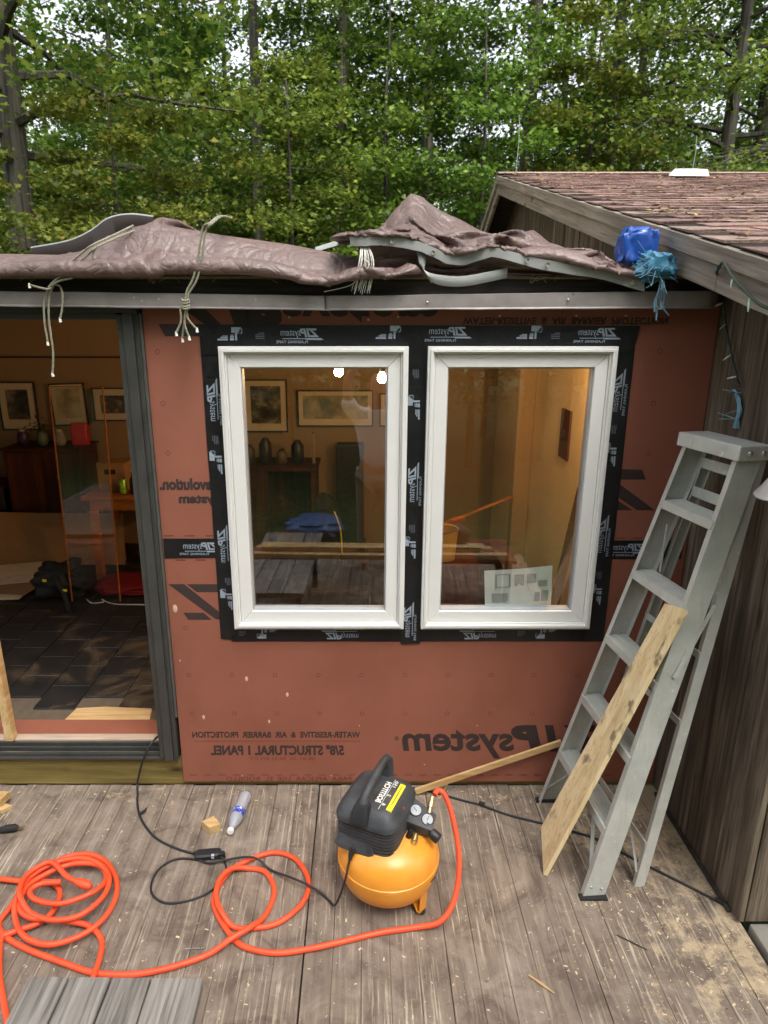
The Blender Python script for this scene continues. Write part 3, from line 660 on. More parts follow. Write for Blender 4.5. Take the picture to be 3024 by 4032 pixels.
# control panel with gauges
TLc,TRc,BRc,BLc = V(.196,-.545,.398), V(.290,-.610,.362), V(.266,-.674,.338), V(.155,-.630,.352)
m_ = MB(); m_.add([TLc,TRc,BRc,BLc, V(.19,-.53,.30), V(.275,-.60,.29), V(.252,-.655,.288), V(.14,-.615,.292)], [(0,1,2,3),(7,6,5,4),(0,4,5,1),(1,5,6,2),(2,6,7,3),(3,7,4,0)])
cp = part('control_panel', m_, M['shroud'], ac, .007, smooth=40)
nrm = (TRc-TLc).cross(BLc-TLc).normalized(); nrm = nrm if nrm.z > 0 else -nrm
for g_, ang in ((V(.2075,-.598,0), .6), (V(.251,-.629,0), -.5)):
    t_ = ((TLc-g_).dot(nrm))/nrm.z; c_ = g_+V(0,0,t_); Q = nrm.to_track_quat('Z','Y').to_matrix().to_4x4()
    go = part('gauge', MB().lathe([(.0245,-.006),(.0245,.006),(.022,.008),(.0205,.005)], 28, Matrix.Translation(c_) @ Q), M['blackpl'], cp, smooth=40)
    part('gauge_face', MB().lathe([(0,.0062),(.0208,.0062)], 28, Matrix.Translation(c_) @ Q), M['dial'], go)
    Nq = Matrix.Translation(c_+nrm*.0068) @ Q @ Matrix.Rotation(ang,4,'Z')
    part('needle', MB().add([Nq @ V(-.0015,-.006,0), Nq @ V(.0015,-.006,0), Nq @ V(.0006,.015,0), Nq @ V(-.0006,.015,0)], [(0,1,2,3)]), M['ink'], go)
part('regulator_knob', MB().lathe([(.016,0),(.021,.004),(.021,.034),(.018,.038),(0,.038)], 20, Matrix.Translation((.262,-.662,.322)) @ V(.72,-.62,-.28).to_track_quat('Z','Y').to_matrix().to_4x4()), M['blackpl'], ac, smooth=40)
part('air_coupler', MB().lathe([(.009,0),(.009,.010),(.013,.012),(.013,.034),(.010,.036),(.010,.044),(.006,.044)], 16, Matrix.Translation((.205,-.655,.306)) @ V(-.28,-.90,-.20).to_track_quat('Z','Y').to_matrix().to_4x4()), M['brass'], ac, smooth=40)
part('hose_coupler', MB().lathe([(.008,-.01),(.008,.010),(.0115,.012),(.0115,.034),(.009,.036),(.009,.052)], 16, Matrix.Translation((.262,-.598,.370)) @ V(.22,.62,.55).to_track_quat('Z','Y').to_matrix().to_4x4()), M['brass'], ac, smooth=40)
part('switch', MB().lathe([(.009,0),(.009,.012),(.006,.016),(0,.017)], 12, Matrix.Translation((.150,-.648,.412))), M['red'], ac, smooth=40)
part('tank_outlet', MB().tube([(.165,-.645,.262),(.175,-.66,.30),(.19,-.65,.325)], .012, 8), M['blackpl'], ac, smooth=50)
# sticker and lettering on the top
def onTop(u, v, z=.4585): return HM @ V(u, v, z)
part('yellow_sticker', MB().prism([onTop(.074,-.086,.4520), onTop(.0955,-.086,.4490), onTop(.0955,.072,.4490), onTop(.074,.072,.4520)], (0,0,.0062)), M['yellow'], sh)
def toptext(s_, u0, u1, v0, v1, mat, bold=.02):
    # letters run along v; the photograph shows them reversed
    v_, f_ = fit(text2d(s_, bold=bold), 0,1,0,1, True); m_ = MB()
    m_.add([onTop(u0+(u1-u0)*b, v0+(v1-v0)*a, .4583) for a, b in v_], f_)
    me = bpy.data.meshes.new('lettering'); o_ = WL[sh.name]; me.from_pydata([Vector(q)-o_ for q in m_.v], [], m_.f); me.materials.append(mat)
    return put('lettering', me, sh)
M['lettering'] = plain('white_lettering', S(225,225,220), .5, bump=0)
toptext('BOSTITCH', .018, .042, .062, -.062, M['lettering'], .04)
toptext('6     2     150', .050, .064, .078, -.070, M['lettering'], .02)
part('scuff_line', MB().prism([onTop(.046,-.095,.4575), onTop(.0475,-.095,.4575), onTop(.0475,.085,.4575), onTop(.046,.085,.4575)], (0,0,.0008)), M['lettering'], sh)
v_, f_ = fit(text2d('HOT', bold=.03), 0,1,0,1, True); m_ = MB()
for a, b in v_: pass
def onTank(a, z):
    r_ = np.interp(z, [p_[1] for p_ in prof], [p_[0] for p_ in prof]); return V(AC[0]+(r_+.0008)*math.cos(a), AC[1]+(r_+.0008)*math.sin(a), z)
m_.add([onTank(R(-38+34*a), .112+.046*b) for a, b in v_], f_)
me = bpy.data.meshes.new('lettering'); me.from_pydata([Vector(q)-Vector(AC) for q in m_.v], [], m_.f); me.materials.append(M['ink']); put('lettering', me, tank)

# ---------------------------------------------------------------- orange air hose
M['hose'] = plain('orange_rubber_hose', S(234,82,44), .48, var=.14, scale=11, bump=.06)
hA = [(.381,-.084),(.423,-.126),(.447,-.207),(.449,-.315),(.434,-.402),(.394,-.51),(.335,-.617),(.251,-.711),(.151,-.777)]
hB = [(-.06,-.857),(-.187,-.89),(-.313,-.908),(-.417,-.892),(-.484,-.852),(-.567,-.747),(-.599,-.661),(-.566,-.545),(-.495,-.478),(-.392,-.436),(-.299,-.465),(-.236,-.557),(-.225,-.639),(-.255,-.715),(-.328,-.783),(-.413,-.806),(-.494,-.8),(-.547,-.757),(-.585,-.683),(-.588,-.604),(-.552,-.545),(-.488,-.521),(-.418,-.536),(-.37,-.604),(-.361,-.672),(-.385,-.757),(-.428,-.823),(-.489,-.871),(-.565,-.913),(-.678,-.962),(-.794,-.988),(-.899,-.991),(-.977,-.979),(-1.101,-.94),(-1.232,-.894),(-1.333,-.847)]
c1 = [(-1.395,-.788),(-1.387,-.726),(-1.365,-.604),(-1.29,-.497),(-1.194,-.465),(-1.103,-.497),(-1.023,-.581),(-.985,-.672),(-.986,-.757),(-1.021,-.828),(-1.087,-.876),(-1.165,-.892),(-1.257,-.861),(-1.329,-.788),(-1.361,-.715),(-1.363,-.627),(-1.32,-.557),(-1.242,-.515),(-1.154,-.515),(-1.065,-.569),(-1.025,-.639),(-1.029,-.715),(-1.081,-.788),(-1.169,-.808),(-1.272,-.778),(-1.343,-.715),(-1.366,-.65),(-1.352,-.593),(-1.294,-.551),(-1.194,-.627),(-1.115,-.661)]
c2 = [(-1.70,-.565),(-1.558,-.581),(-1.497,-.587),(-1.365,-.604),(-1.28,-.604),(-1.222,-.65),(-1.206,-.726),(-1.231,-.788),(-1.315,-.832),(-1.346,-.857),(-1.315,-.931),(-1.273,-1.009),(-1.206,-1.107),(-1.14,-1.20)]
c3 = [(-1.217,-.639),(-1.296,-.65),(-1.319,-.688),(-1.274,-.726),(-1.172,-.742),(-1.074,-.694),(-1.048,-.616),(-1.094,-.545),(-1.188,-.527),(-1.272,-.557),(-1.348,-.639),(-1.337,-.736),(-1.276,-.788),(-1.173,-.8),(-1.087,-.793),(-1.025,-.816),(-.971,-.866),(-.951,-.931),(-.947,-.988),(-.942,-1.06)]
HR = .0106
def lay(pts, base=HR, lift=None):
    return [V(a, b, base+(lift(i/len(pts)) if lift else 0)) for i, (a, b) in enumerate(pts)]
LA = [V(.285,-.556,.408), V(.300,-.535,.412), V(.325,-.54,.398), V(.350,-.575,.345), V(.372,-.64,.25), V(.372,-.70,.165), V(.345,-.76,.085), V(.29,-.80,.035), V(.20,-.805,.014), V(.07,-.823,HR)]
LB = [V(a,b,HR+(.022 if 17 <= i <= 20 else .023 if i in (26,27) else 0)+.0015*(i % 2)) for i, (a, b) in enumerate(hB)]
LC = [V(a,b,HR+.022*min(1,i/3)+(.02 if i > 13 else 0)+(.02 if i > 24 else 0)) for i, (a, b) in enumerate(c1)]
m_ = MB(); m_.tube(spline(LA+LB+LC, 7), HR, 12)
m_.tube(spline([V(a,b,HR if i < 2 else HR+.012) for i, (a, b) in enumerate(c2)], 7), HR, 12)
m_.tube(spline([V(a,b,HR+(.05 if i < 6 else .034 if i < 14 else .012)) for i, (a, b) in enumerate(c3)], 7), HR, 12)
e_ = LC[-1]
hose = thing('air_hose', (-.5,-.8,0), 'bright orange rubber air hose looped over the deck and joined to the compressor', 'hose')
part('hose_run', m_, M['hose'], hose, smooth=60)
part('hose_end', MB().tube([e_+V(-.035,.012,0), e_+V(-.01,.003,0), e_+V(.02,-.008,0), e_+V(.035,-.014,-.001)], [.0125,.018,.018,.008], 14), M['hose'], hose, smooth=60)

# ---------------------------------------------------------------- cords
M['cord'] = plain('black_cord', S(36,35,37), .5, var=.15, scale=30)
cA = [V(-1.02,.24,.165), V(-1.005,.12,.225), V(-1.018,.03,.262), V(-1.045,-.012,.235), V(-1.078,-.018,.168), V(-1.104,-.014,.09), V(-1.120,-.014,.03)] + [V(a,b,.006) for a, b in ((-1.105,-.06),(-1.094,-.1),(-1.054,-.193),(-.994,-.279),(-.915,-.355),(-.807,-.411),(-.715,-.441))]
ext = thing('extension_cord', (-.9,-.3,0), 'black extension cord running out of the doorway to a socket on the deck', 'cord')
part('cord_run', MB().tube(spline(cA, 8), .0052, 8), M['cord'], ext, smooth=60)
part('socket', superloft([(.0,.020,.052,0,0),(.006,.024,.056,0,0),(.022,.024,.056,0,0),(.028,.018,.050,0,0)], 24, 5, Matrix.Translation((-.672,-.448,.001)) @ Matrix.Rotation(R(97),4,'Z')), M['blackpl'], ext, smooth=40)
part('strain_relief', MB().tube([(-.735,-.436,.012),(-.712,-.441,.013)], [.006,.010], 10), M['rubber'], ext, smooth=50)
part('cable_tie', MB().tube([(-1.050,-.193,.004),(-1.03,-.185,.016),(-1.022,-.17,.022)], [.008,.006,.002], 8), M['rubber'], ext, smooth=50)
cB = [(-.625,-.455,.014),(-.598,-.474,.008),(-.577,-.539,.006),(-.613,-.622,.006),(-.685,-.672,.006),(-.782,-.688,.006),(-.849,-.65,.006),(-.873,-.587,.006),(-.861,-.515,.006),(-.806,-.465,.006),(-.715,-.470,.008),(-.66,-.492,.012),(-.588,-.483,.018),(-.510,-.486,.036),(-.45,-.497,.038),(-.39,-.527,.010),(-.300,-.590,.034),(-.258,-.612,.036),(-.217,-.632,.034),(-.165,-.650,.012),(-.075,-.60,.03)]
e_ = HM @ V(-.040,-.166,.252)
cB += [(-.130,-.690,.010),(-.112,-.735,.045),(-.090,-.758,.115),(-.068,-.752,.190), tuple(e_+V(-.006,-.010,-.022)), tuple(e_)]
cB = [q for q in cB if q[:2] != (-.075,-.60)]
pc = thing('power_cord', (-.4,-.55,0), 'thin black compressor cord with one wide loop, plugged into the deck socket', 'cord')
part('cord_run', MB().tube(spline(cB, 8), .0046, 8), M['cord'], pc, smooth=60)
part('plug', superloft([(.0,.011,.022,0,0),(.024,.012,.020,0,0)], 16, 4, Matrix.Translation((-.618,-.452,.002)) @ Matrix.Rotation(R(97),4,'Z')), M['rubber'], pc, smooth=40)
part('plug_face', MB().box((-.652,-.475,.016),(-.640,-.462,.0305)), plain('grey_plug_face', S(170,172,176), .4), pc)
cR = [V(a,b,.006) for a, b in ((.16,.0-.012),(.28,-.022),(.485,-.106),(.56,-.135),(.677,-.2),(.838,-.261),(1.044,-.351),(1.142,-.445),(1.212,-.506),(1.307,-.587),(1.385,-.655),(1.425,-.690))]
sc_ = thing('black_cable', (.7,-.2,0), 'black cable lying from behind the compressor across to the cabin wall', 'cable')
part('cable_run', MB().tube(spline(cR, 8), .0055, 8), M['cord'], sc_, smooth=60)
part('cable_plug', MB().tube([(1.405,-.672,.012),(1.420,-.686,.012),(1.432,-.700,.012),(1.436,-.715,.012)], [.006,.010,.010,.004], 10), M['rubber'], sc_, smooth=50)
part('cable_clip', MB().tube([(.555,-.128,.012),(.575,-.142,.012)], [.011,.011], 8), M['rubber'], sc_, smooth=50)
pl = thing('plug', (-1.60,-.30,0), 'black plug with bare prongs lying near the left edge of the deck', 'plug')
part('plug_body', MB().tube([(-1.75,-.318,.010),(-1.68,-.312,.010),(-1.66,-.310,.013),(-1.62,-.303,.018),(-1.585,-.297,.018),(-1.572,-.295,.014)], [.006,.006,.011,.018,.018,.012], 12), M['rubber'], pl, smooth=50)
for dz in (-.006,.006): part('prong', MB().beam((-1.575,-.2955+dz,.015),(-1.548,-.291+dz,.015),.006,.0015), M['brass'], pl)

# ---------------------------------------------------------------- small things on the deck
M['block'] = wood('pine_offcut', S(176,140,92), S(204,170,118), S(224,196,148), axis=0, streak=.2)
solo('wood_block', MB().prism([(-.738,-.282,.001),(-.694,-.320,.001),(-.648,-.296,.001),(-.690,-.246,.001)], (0,0,.040)), M['block'], (-.695,-.285,0), 'small square pine offcut beside the water bottle', 'wood block', 'pine offcuts on the deck', bevel=.0015, seg=1)
solo('wood_block', MB().prism([(-1.80,-.175,.001),(-1.70,-.190,.001),(-1.668,-.155,.001),(-1.78,-.12,.001)], (0,0,.022)).prism([(-1.81,-.17,.0235),(-1.712,-.165,.0235),(-1.700,-.105,.0235),(-1.80,-.10,.0235)], (0,0,.036)), M['block'], (-1.74,-.15,0), 'pale split pine offcut at the left edge below the doorway', 'wood block', 'pine offcuts on the deck', bevel=.0015, seg=1)
# water bottle lying down
def bottle_mat():
    t = NT('clear_bottle_plastic'); t.t.nodes.remove(t.b)
    tr = t.n('ShaderNodeBsdfTransparent'); tr.inputs[0].default_value = (.95,.96,.97,1); gl = t.n('ShaderNodeBsdfGlossy'); gl.inputs['Roughness'].default_value = .08
    df = t.n('ShaderNodeBsdfDiffuse'); df.inputs[0].default_value = S(240,241,246); lw = t.n('ShaderNodeLayerWeight'); lw.inputs[0].default_value = .55
    m1 = t.n('ShaderNodeMixShader'); m1.inputs[0].default_value = .42; t.l(tr.outputs[0], m1.inputs[1]); t.l(df.outputs[0], m1.inputs[2])
    m2 = t.n('ShaderNodeMixShader'); t.l(lw.outputs['Fresnel'], m2.inputs[0]); t.l(m1.outputs[0], m2.inputs[1]); t.l(gl.outputs[0], m2.inputs[2]); t.l(m2.outputs[0], t.out.inputs[0]); return t.m
M['bottle'] = bottle_mat()
M['cap'] = plain('white_cap', S(232,232,230), .35)
bt = thing('water_bottle', (-.585,-.21,0), 'empty clear plastic water bottle with blue label lying on the deck', 'bottle')
a_, b_ = V(-.566,-.095,.031), V(-.600,-.332,.024); d_ = (b_-a_).normalized(); BM = Matrix.Translation(a_) @ d_.to_track_quat('Z','Y').to_matrix().to_4x4()
pf = [(0,.004),(.020,.0),(.028,.004),(.0305,.014)]
for i in range(7): pf += [(.0305,.020+i*.012),(.0285,.026+i*.012)]
pf += [(.030,.106),(.0295,.140),(.0305,.146),(.0300,.160),(.026,.178),(.019,.198),(.0135,.212),(.0125,.220),(.0125,.224)]
part('bottle_body', MB().lathe(pf, 28, BM), M['bottle'], bt, smooth=50)
part('cap', MB().lathe([(.0145,.222),(.0150,.224),(.0150,.236),(.0135,.238),(0,.238)], 24, BM), M['cap'], bt, smooth=40)
def lab_mat():
    t = NT('blue_bottle_label'); co = t.coord(rnd=False); n = t.noise(co, 42, 1, .5); m = t.noise(co, 30, 1, .5)
    c = t.ramp(n, [(.42,S(52,58,160)),(.46,S(92,110,200)),(.54,S(60,66,170)),(.60,S(220,222,240))], 'CONSTANT'); c = t.mix(t.ramp(m, [(.60,0.0),(.61,1.0)]), c, S(120,205,70))
    t.set(Base_Color=c, Roughness=.4); return t.m
part('label', MB().lathe([(.0308,.108),(.0308,.142)], 28, BM), lab_mat(), bt, smooth=60)

M['nail'] = plain('steel_nail', S(190,190,190), .3, .8)
for k, (x_, y_, a_, l_, lb) in enumerate(((-.62,-.885,3,.075,'loose steel nail on the deck between the two hose coils'),(.40,-.035,62,.14,'pale splintered wood sliver lying behind the orange hose'),(.62,-1.02,-42,.10,'thin straw coloured splinter near the bottom right'),(1.00,-.86,-35,.11,'dark twig lying on the boards right of the ladder feet'))):
    c_, s_ = math.cos(R(a_))*l_/2, math.sin(R(a_))*l_/2
    solo('nail' if k == 0 else 'wood_sliver', MB().tube([(x_-c_,y_-s_,.005),(x_,y_,.006+.004*(k==1)),(x_+c_,y_+s_,.005+.02*(k==1))], [.0016,.0022,.0016] if k in (0,3) else [.003,.005,.002], 6), M['nail'] if k == 0 else (M['block'] if k < 3 else M['fascia_dark']), (x_,y_,0), lb, 'nail' if k == 0 else 'splinter')

# sawdust, shavings and splinters scattered over the boards
def flakes(name, pts, size, mat, lab, cat, thick=.0006):
    vs, fs = [], []
    for (x_, y_, z_) in pts:
        L = random.choice((.4,.6,.8,1,1,1.4,2.6))*random.uniform(.7,1.2)*size; W = L*random.uniform(.12,.5); a = random.uniform(0,6.28); t_ = random.uniform(-.25,.25)
        c_, s_ = math.cos(a), math.sin(a); o_ = len(vs)
        for u, v in ((-L,-W),(L,-W),(L*random.uniform(.6,1),W),(-L,W)): vs.append((x_+u*c_-v*s_, y_+u*s_+v*c_, z_+.0012+abs(t_)*.004+t_*u))
        fs.append((o_,o_+1,o_+2,o_+3))
    return tag(put(name, MB().add(vs, fs).mesh(name, mat)), lab, cat, kind='stuff')
M['dust'] = plain('pale_sawdust', S(202,180,146), .9, var=.15, scale=3, bump=0)
pts = []
rr = random.Random(11)
while len(pts) < 2600:
    x_, y_ = rr.uniform(-1.7,1.44), rr.uniform(-1.3,-.01)
    w_ = .06 + .75*max(0,(x_-.55)/.9)**1.5 + .35*max(0,1+y_/.28)*(1 if x_ > .2 else .3)
    if rr.random() < w_*(.3+noise.noise((x_*5,y_*5,0))+.5): pts.append((x_,y_,0))
flakes('sawdust', pts, .0026, M['dust'], 'pale sawdust and shavings scattered over the deck boards', 'sawdust')

# ---------------------------------------------------------------- step ladder
def alu_mat():
    t = NT('weathered_ladder_aluminium'); co = t.coord(); n = t.noise(co, 7, 6, .65); s_ = t.noise(t.coord((26,26,2)), 2, 5, .65); p_ = t.noise(co, 26, 5, .75)
    c = t.ramp(n, [(.3,S(178,180,174)),(.7,S(206,207,200))]); c = t.mix(t.ramp(s_, [(.58,0.0),(.75,.5)]), c, S(160,157,138)); c = t.mix(t.ramp(p_, [(.63,0.0),(.68,.8)]), c, S(226,224,214))
    t.set(Base_Color=c, Roughness=t.ramp(n, [(.3,.42),(.7,.6)]), Metallic=.25); t.bump(p_, .08, .002); return t.m
M['lad'] = alu_mat()
lad = thing('step_ladder', (1.0,-.38,0), 'paint-flecked aluminium step ladder standing against the cabin wall', 'ladder')
bL, bR, tL, tR = V(.845,-.098,0), V(.880,-.660,0), V(1.244,-.258,1.807), V(1.300,-.536,1.807)
cf = lambda f_: (bL+(tL-bL)*f_, bR+(tR-bR)*f_)
fx = ((tL+tR)-(bL+bR)).normalized(); wy = (bR-bL).normalized(); fn = wy.cross(fx).normalized()   # fn points out of the front face
if fn.x > 0: fn = -fn
def channel(a, b, web, flg, th, inward, front, mb):
    """C channel along a->b: web in the plane of front/axis, flanges point inward"""
    d_ = (b-a).normalized(); f_ = (front-d_*front.dot(d_)).normalized(); i_ = (inward-d_*inward.dot(d_)-f_*inward.dot(f_)).normalized()
    P_ = [(0,0),(flg,0),(flg,-th),(th,-th),(th,-(web-th)),(flg,-(web-th)),(flg,-web),(0,-web)]
    lo = [a+i_*u+f_*v for u, v in P_]; hi = [b+i_*u+f_*v for u, v in P_]
    n = len(P_); mb.add(lo+hi, [tuple(range(n-1,-1,-1)), tuple(range(n,2*n))] + [(k,(k+1)%n,(k+1)%n+n,k+n) for k in range(n)]); return mb
WEB = .088
part('rail', channel(bL, tL, WEB, .026, .003, wy, fn, MB()), M['lad'], lad, .0008, seg=1)
part('rail', channel(bR, tR, WEB, .026, .003, -wy, fn, MB()), M['lad'], lad, .0008, seg=1)
for i in range(5):
    a, b = cf((.302+.309*i)/1.807); a = a+wy*.0065; b = b-wy*.0065; bx = V(1,0,0); st = MB()
    z_ = a.z; back = V(.088,0,0); drop = V(-.006,0,-.034)
    A0, B0 = a+V(-.002,0,.012), b+V(-.002,0,.012)
    for q, w_ in (((A0,B0,B0+back,A0+back),V(0,0,-.003)), ((A0+V(0,0,-.003),B0+V(0,0,-.003),B0+drop,A0+drop),V(.003,0,0)), ((A0+back+V(-.003,0,-.003),B0+back+V(-.003,0,-.003),B0+back+V(-.003,0,-.03),A0+back+V(-.003,0,-.03)),V(.003,0,0))):
        st.prism(q, w_)
    so = part('step', st, M['lad'], lad, .001, seg=1)
    for r_ in range(5):
        part('tread_ridge', MB().beam(A0+V(.012+.015*r_,0,.0008)+wy*.004, B0+V(.012+.015*r_,0,.0008)-wy*.004, .003, .0016), M['lad'], so)
    for e_, sg in ((a,-1),(b,1)):
        part('rivet', MB().lathe([(.0075,0),(.006,.003),(0,.004)], 10, Matrix.Translation(e_+fn*.0005+V(0,0,-.005)-wy*sg*.010) @ fn.to_track_quat('Z','Y').to_matrix().to_4x4()), M['alu'], so, smooth=60)
    if i == 0:      # knee braces below the lowest step
        for e_, o_ in ((a,1),(b,-1)):
            foot = (bL+(tL-bL)*.055) if o_ == 1 else (bR+(tR-bR)*.055)
            part('knee_brace', MB().beam(foot+fn*-.012+wy*o_*.02, e_+wy*o_*.13+V(.01,0,-.02), .014,.004), M['lad'], lad)
# rear frame
rbL, rbR = V(1.055,-.075,0), V(1.112,-.604,0); rtL, rtR = V(1.318,-.262,1.765), V(1.366,-.520,1.765)
part('rear_rail', channel(rbL, rtL, .042, .022, .0025, wy, fn, MB()), M['lad'], lad, .0008, seg=1)
part('rear_rail', channel(rbR, rtR, .042, .022, .0025, -wy, fn, MB()), M['lad'], lad, .0008, seg=1)
for f_ in (.11,.42,.58,.90,.965):
    a, b = rbL+(rtL-rbL)*f_, rbR+(rtR-rbR)*f_
    part('cross_bar', MB().beam(a+wy*.004, b-wy*.004, .006 if f_ < .9 else .003, .030 if f_ < .9 else .042, up=(0,0,1)), M['lad'], lad, .0008, seg=1)
for f_, g_ in ((.11,.035),):
    a, b = rbL+(rtL-rbL)*f_, rbR+(rtR-rbR)*f_
    for e_, r_, o_ in ((a+(b-a)*.25, rbL+(rtL-rbL)*g_, 1), (b+(a-b)*.25, rbR+(rtR-rbR)*g_, -1)):
        part('rear_brace', MB().beam(r_+wy*o_*.01, e_, .010,.003), M['lad'], lad)
# spreader bars
a, b = bR+(tR-bR)*.53, rbR+(rtR-rbR)*.68
mid = (a+b)/2+V(.01,-.004,-.02)
part('spreader', MB().beam(a+V(.05,-.004,.0)-wy*.0, b+V(.0,-.006,.03), .016,.003, up=(0,1,0)), M['lad'], lad)
a, b = bL+(tL-bL)*.80, rbL+(rtL-rbL)*.70
part('spreader', MB().beam(a+wy*.03+V(.05,0,0), a+wy*.03+V(.045,0,-.20), .012,.004, up=(1,0,0)), M['lad'], lad)
# top cap
cm = MB(); c0 = V(1.228,-.240,1.812); c1_ = V(1.290,-.556,1.812); dx = V(.115,.020,0)
cm.prism([c0, c1_, c1_+dx, c0+dx], (0,0,.006)); cm.prism([c0+V(-.004,0,.004), c1_+V(-.004,0,.004), c1_+V(-.010,0,-.046), c0+V(-.010,0,-.046)], (.004,0,0))
cm.prism([c1_+V(-.006,-.004,.005), c1_+dx+V(0,-.004,.005), c1_+dx+V(0,-.004,-.046), c1_+V(-.008,-.004,-.046)], (0,.004,0)); cm.prism([c0+V(-.006,.004,.005), c0+dx+V(0,.004,.005), c0+dx+V(0,.004,-.046), c0+V(-.008,.004,-.046)], (0,-.004,0))
cap = part('top_cap', cm, M['lad'], lad, .002, seg=1)
for t_ in (.3,.75): part('rivet', MB().lathe([(.009,0),(.007,.003),(0,.004)], 10, Matrix.Translation(c1_+dx*t_+V(0,-.0045,-.02)) @ V(0,-1,0).to_track_quat('Z','Y').to_matrix().to_4x4()), M['alu'], cap, smooth=60)
# feet
for q in (bL, bR):
    o_ = 1 if q is bL else -1
    part('foot', MB().box(tuple(q+V(-.012,-.014 if o_ < 0 else -.016,0)), tuple(q+V(.098,.016 if o_ < 0 else .014,.010))), M['rubber'], lad, .002)
for k_, f_ in enumerate((.03,.03)):
    for u in (.02,.065):
        e_ = bR+(tR-bR)*.03 - fn*u - wy*(-.0006)
        if k_ == 0: part('rivet', MB().lathe([(.006,0),(.004,.003),(0,.0035)], 8, Matrix.Translation(e_) @ wy.to_track_quat('Z','Y').to_matrix().to_4x4()), M['alu'], lad, smooth=60)

# boards leaning by the ladder
def smudge_mat():
    t = NT('smudged_pine_board'); co = t.coord((14,14,.9)); g_ = t.noise(co, 1.6, 6, .6, .5); n = t.noise(t.coord((11,11,6)), 1.3, 4, .55, .3); f = t.noise(t.coord((60,60,2)), 1.5, 4)
    c = t.ramp(g_, [(.3,S(214,186,136)),(.5,S(232,208,160)),(.7,S(242,224,184))]); c = t.mix(t.ramp(n, [(.59,0.0),(.68,.75)]), c, S(100,84,66)); c = t.mix(t.ramp(f, [(.34,.35),(.45,0.0)]), c, S(150,112,70))
    t.set(Base_Color=c, Roughness=.7); t.bump(f, .2, .003); return t.m
bd = MB(); q = [V(.766,-.400,.004), V(.752,-.548,.004), V(1.148,-.604,1.236), V(1.150,-.455,1.196)]
bn = (q[1]-q[0]).cross(q[3]-q[0]).normalized(); bn = bn if bn.x > 0 else -bn
q[0] = q[0]+V(.010,.012,.10); bd.prism(q, bn*.019)
solo('board', bd, smudge_mat(), (.77,-.47,0), 'pale pine board with dark smudges leaning on the ladder steps', 'board', bevel=.0012, seg=1)
solo('lath', MB().beam((.255,-.060,.022),(.955,-.030,.278),.014,.030), M['block'], (.3,-.05,0), 'thin wood lath leaning across the red wall behind the compressor', 'lath', bevel=.001, seg=1)
solo('lath', MB().beam((1.428,-.06,.012),(1.430,-.73,.012),.012,.016), M['fascia_dark'], (1.43,-.4,0), 'narrow dark strip of wood lying along the foot of the cabin wall', 'lath', bevel=.001, seg=1)

# ---------------------------------------------------------------- bench in the foreground
M['bench'] = wood('weathered_bench_wood', S(98,93,87), S(138,132,125), S(172,167,159), axis=1, bump=.7, streak=.55, scale=1.1)
bench = thing('bench', (-.69,-1.9,0), 'weathered grey plank bench, its end in the bottom left corner', 'bench')
bx = [(-.945,-.832),(-.828,-.712),(-.708,-.600),(-.596,-.452)]
for k, (a, b) in enumerate(bx):
    mb = MB(); yf = -1.352+random.uniform(-.006,.004); n = 10; rr = random.Random(k+3); vs = []
    for i in range(n):
        yy = yf-1.35*i/(n-1); dz = rr.uniform(-.0015,.0015); w1, w2 = rr.uniform(-.001,.001), rr.uniform(-.001,.001)
        vs += [(a+w1,yy,.412),(b+w2,yy,.412),(b+w2,yy,.450+dz),(a+w1,yy,.450+dz)]
    mb.add(vs, [(i*4+j,(i+1)*4+j,(i+1)*4+(j+1)%4,i*4+(j+1)%4) for i in range(n-1) for j in range(4)] + [(0,1,2,3), tuple((n-1)*4+q_ for q_ in (3,2,1,0))])
    part('seat_board', mb, M['bench'], bench, .005)
for yy in (-1.50,-2.55):
    part('cleat', MB().box((-.93,yy-.045,.374),(-.466,yy+.045,.4115)), M['bench'], bench, .003)
    for xx in (-.90,-.53): part('leg', MB().box((xx,yy-.04,.001),(xx+.04,yy+.04,.3735)), M['bench'], bench, .003)
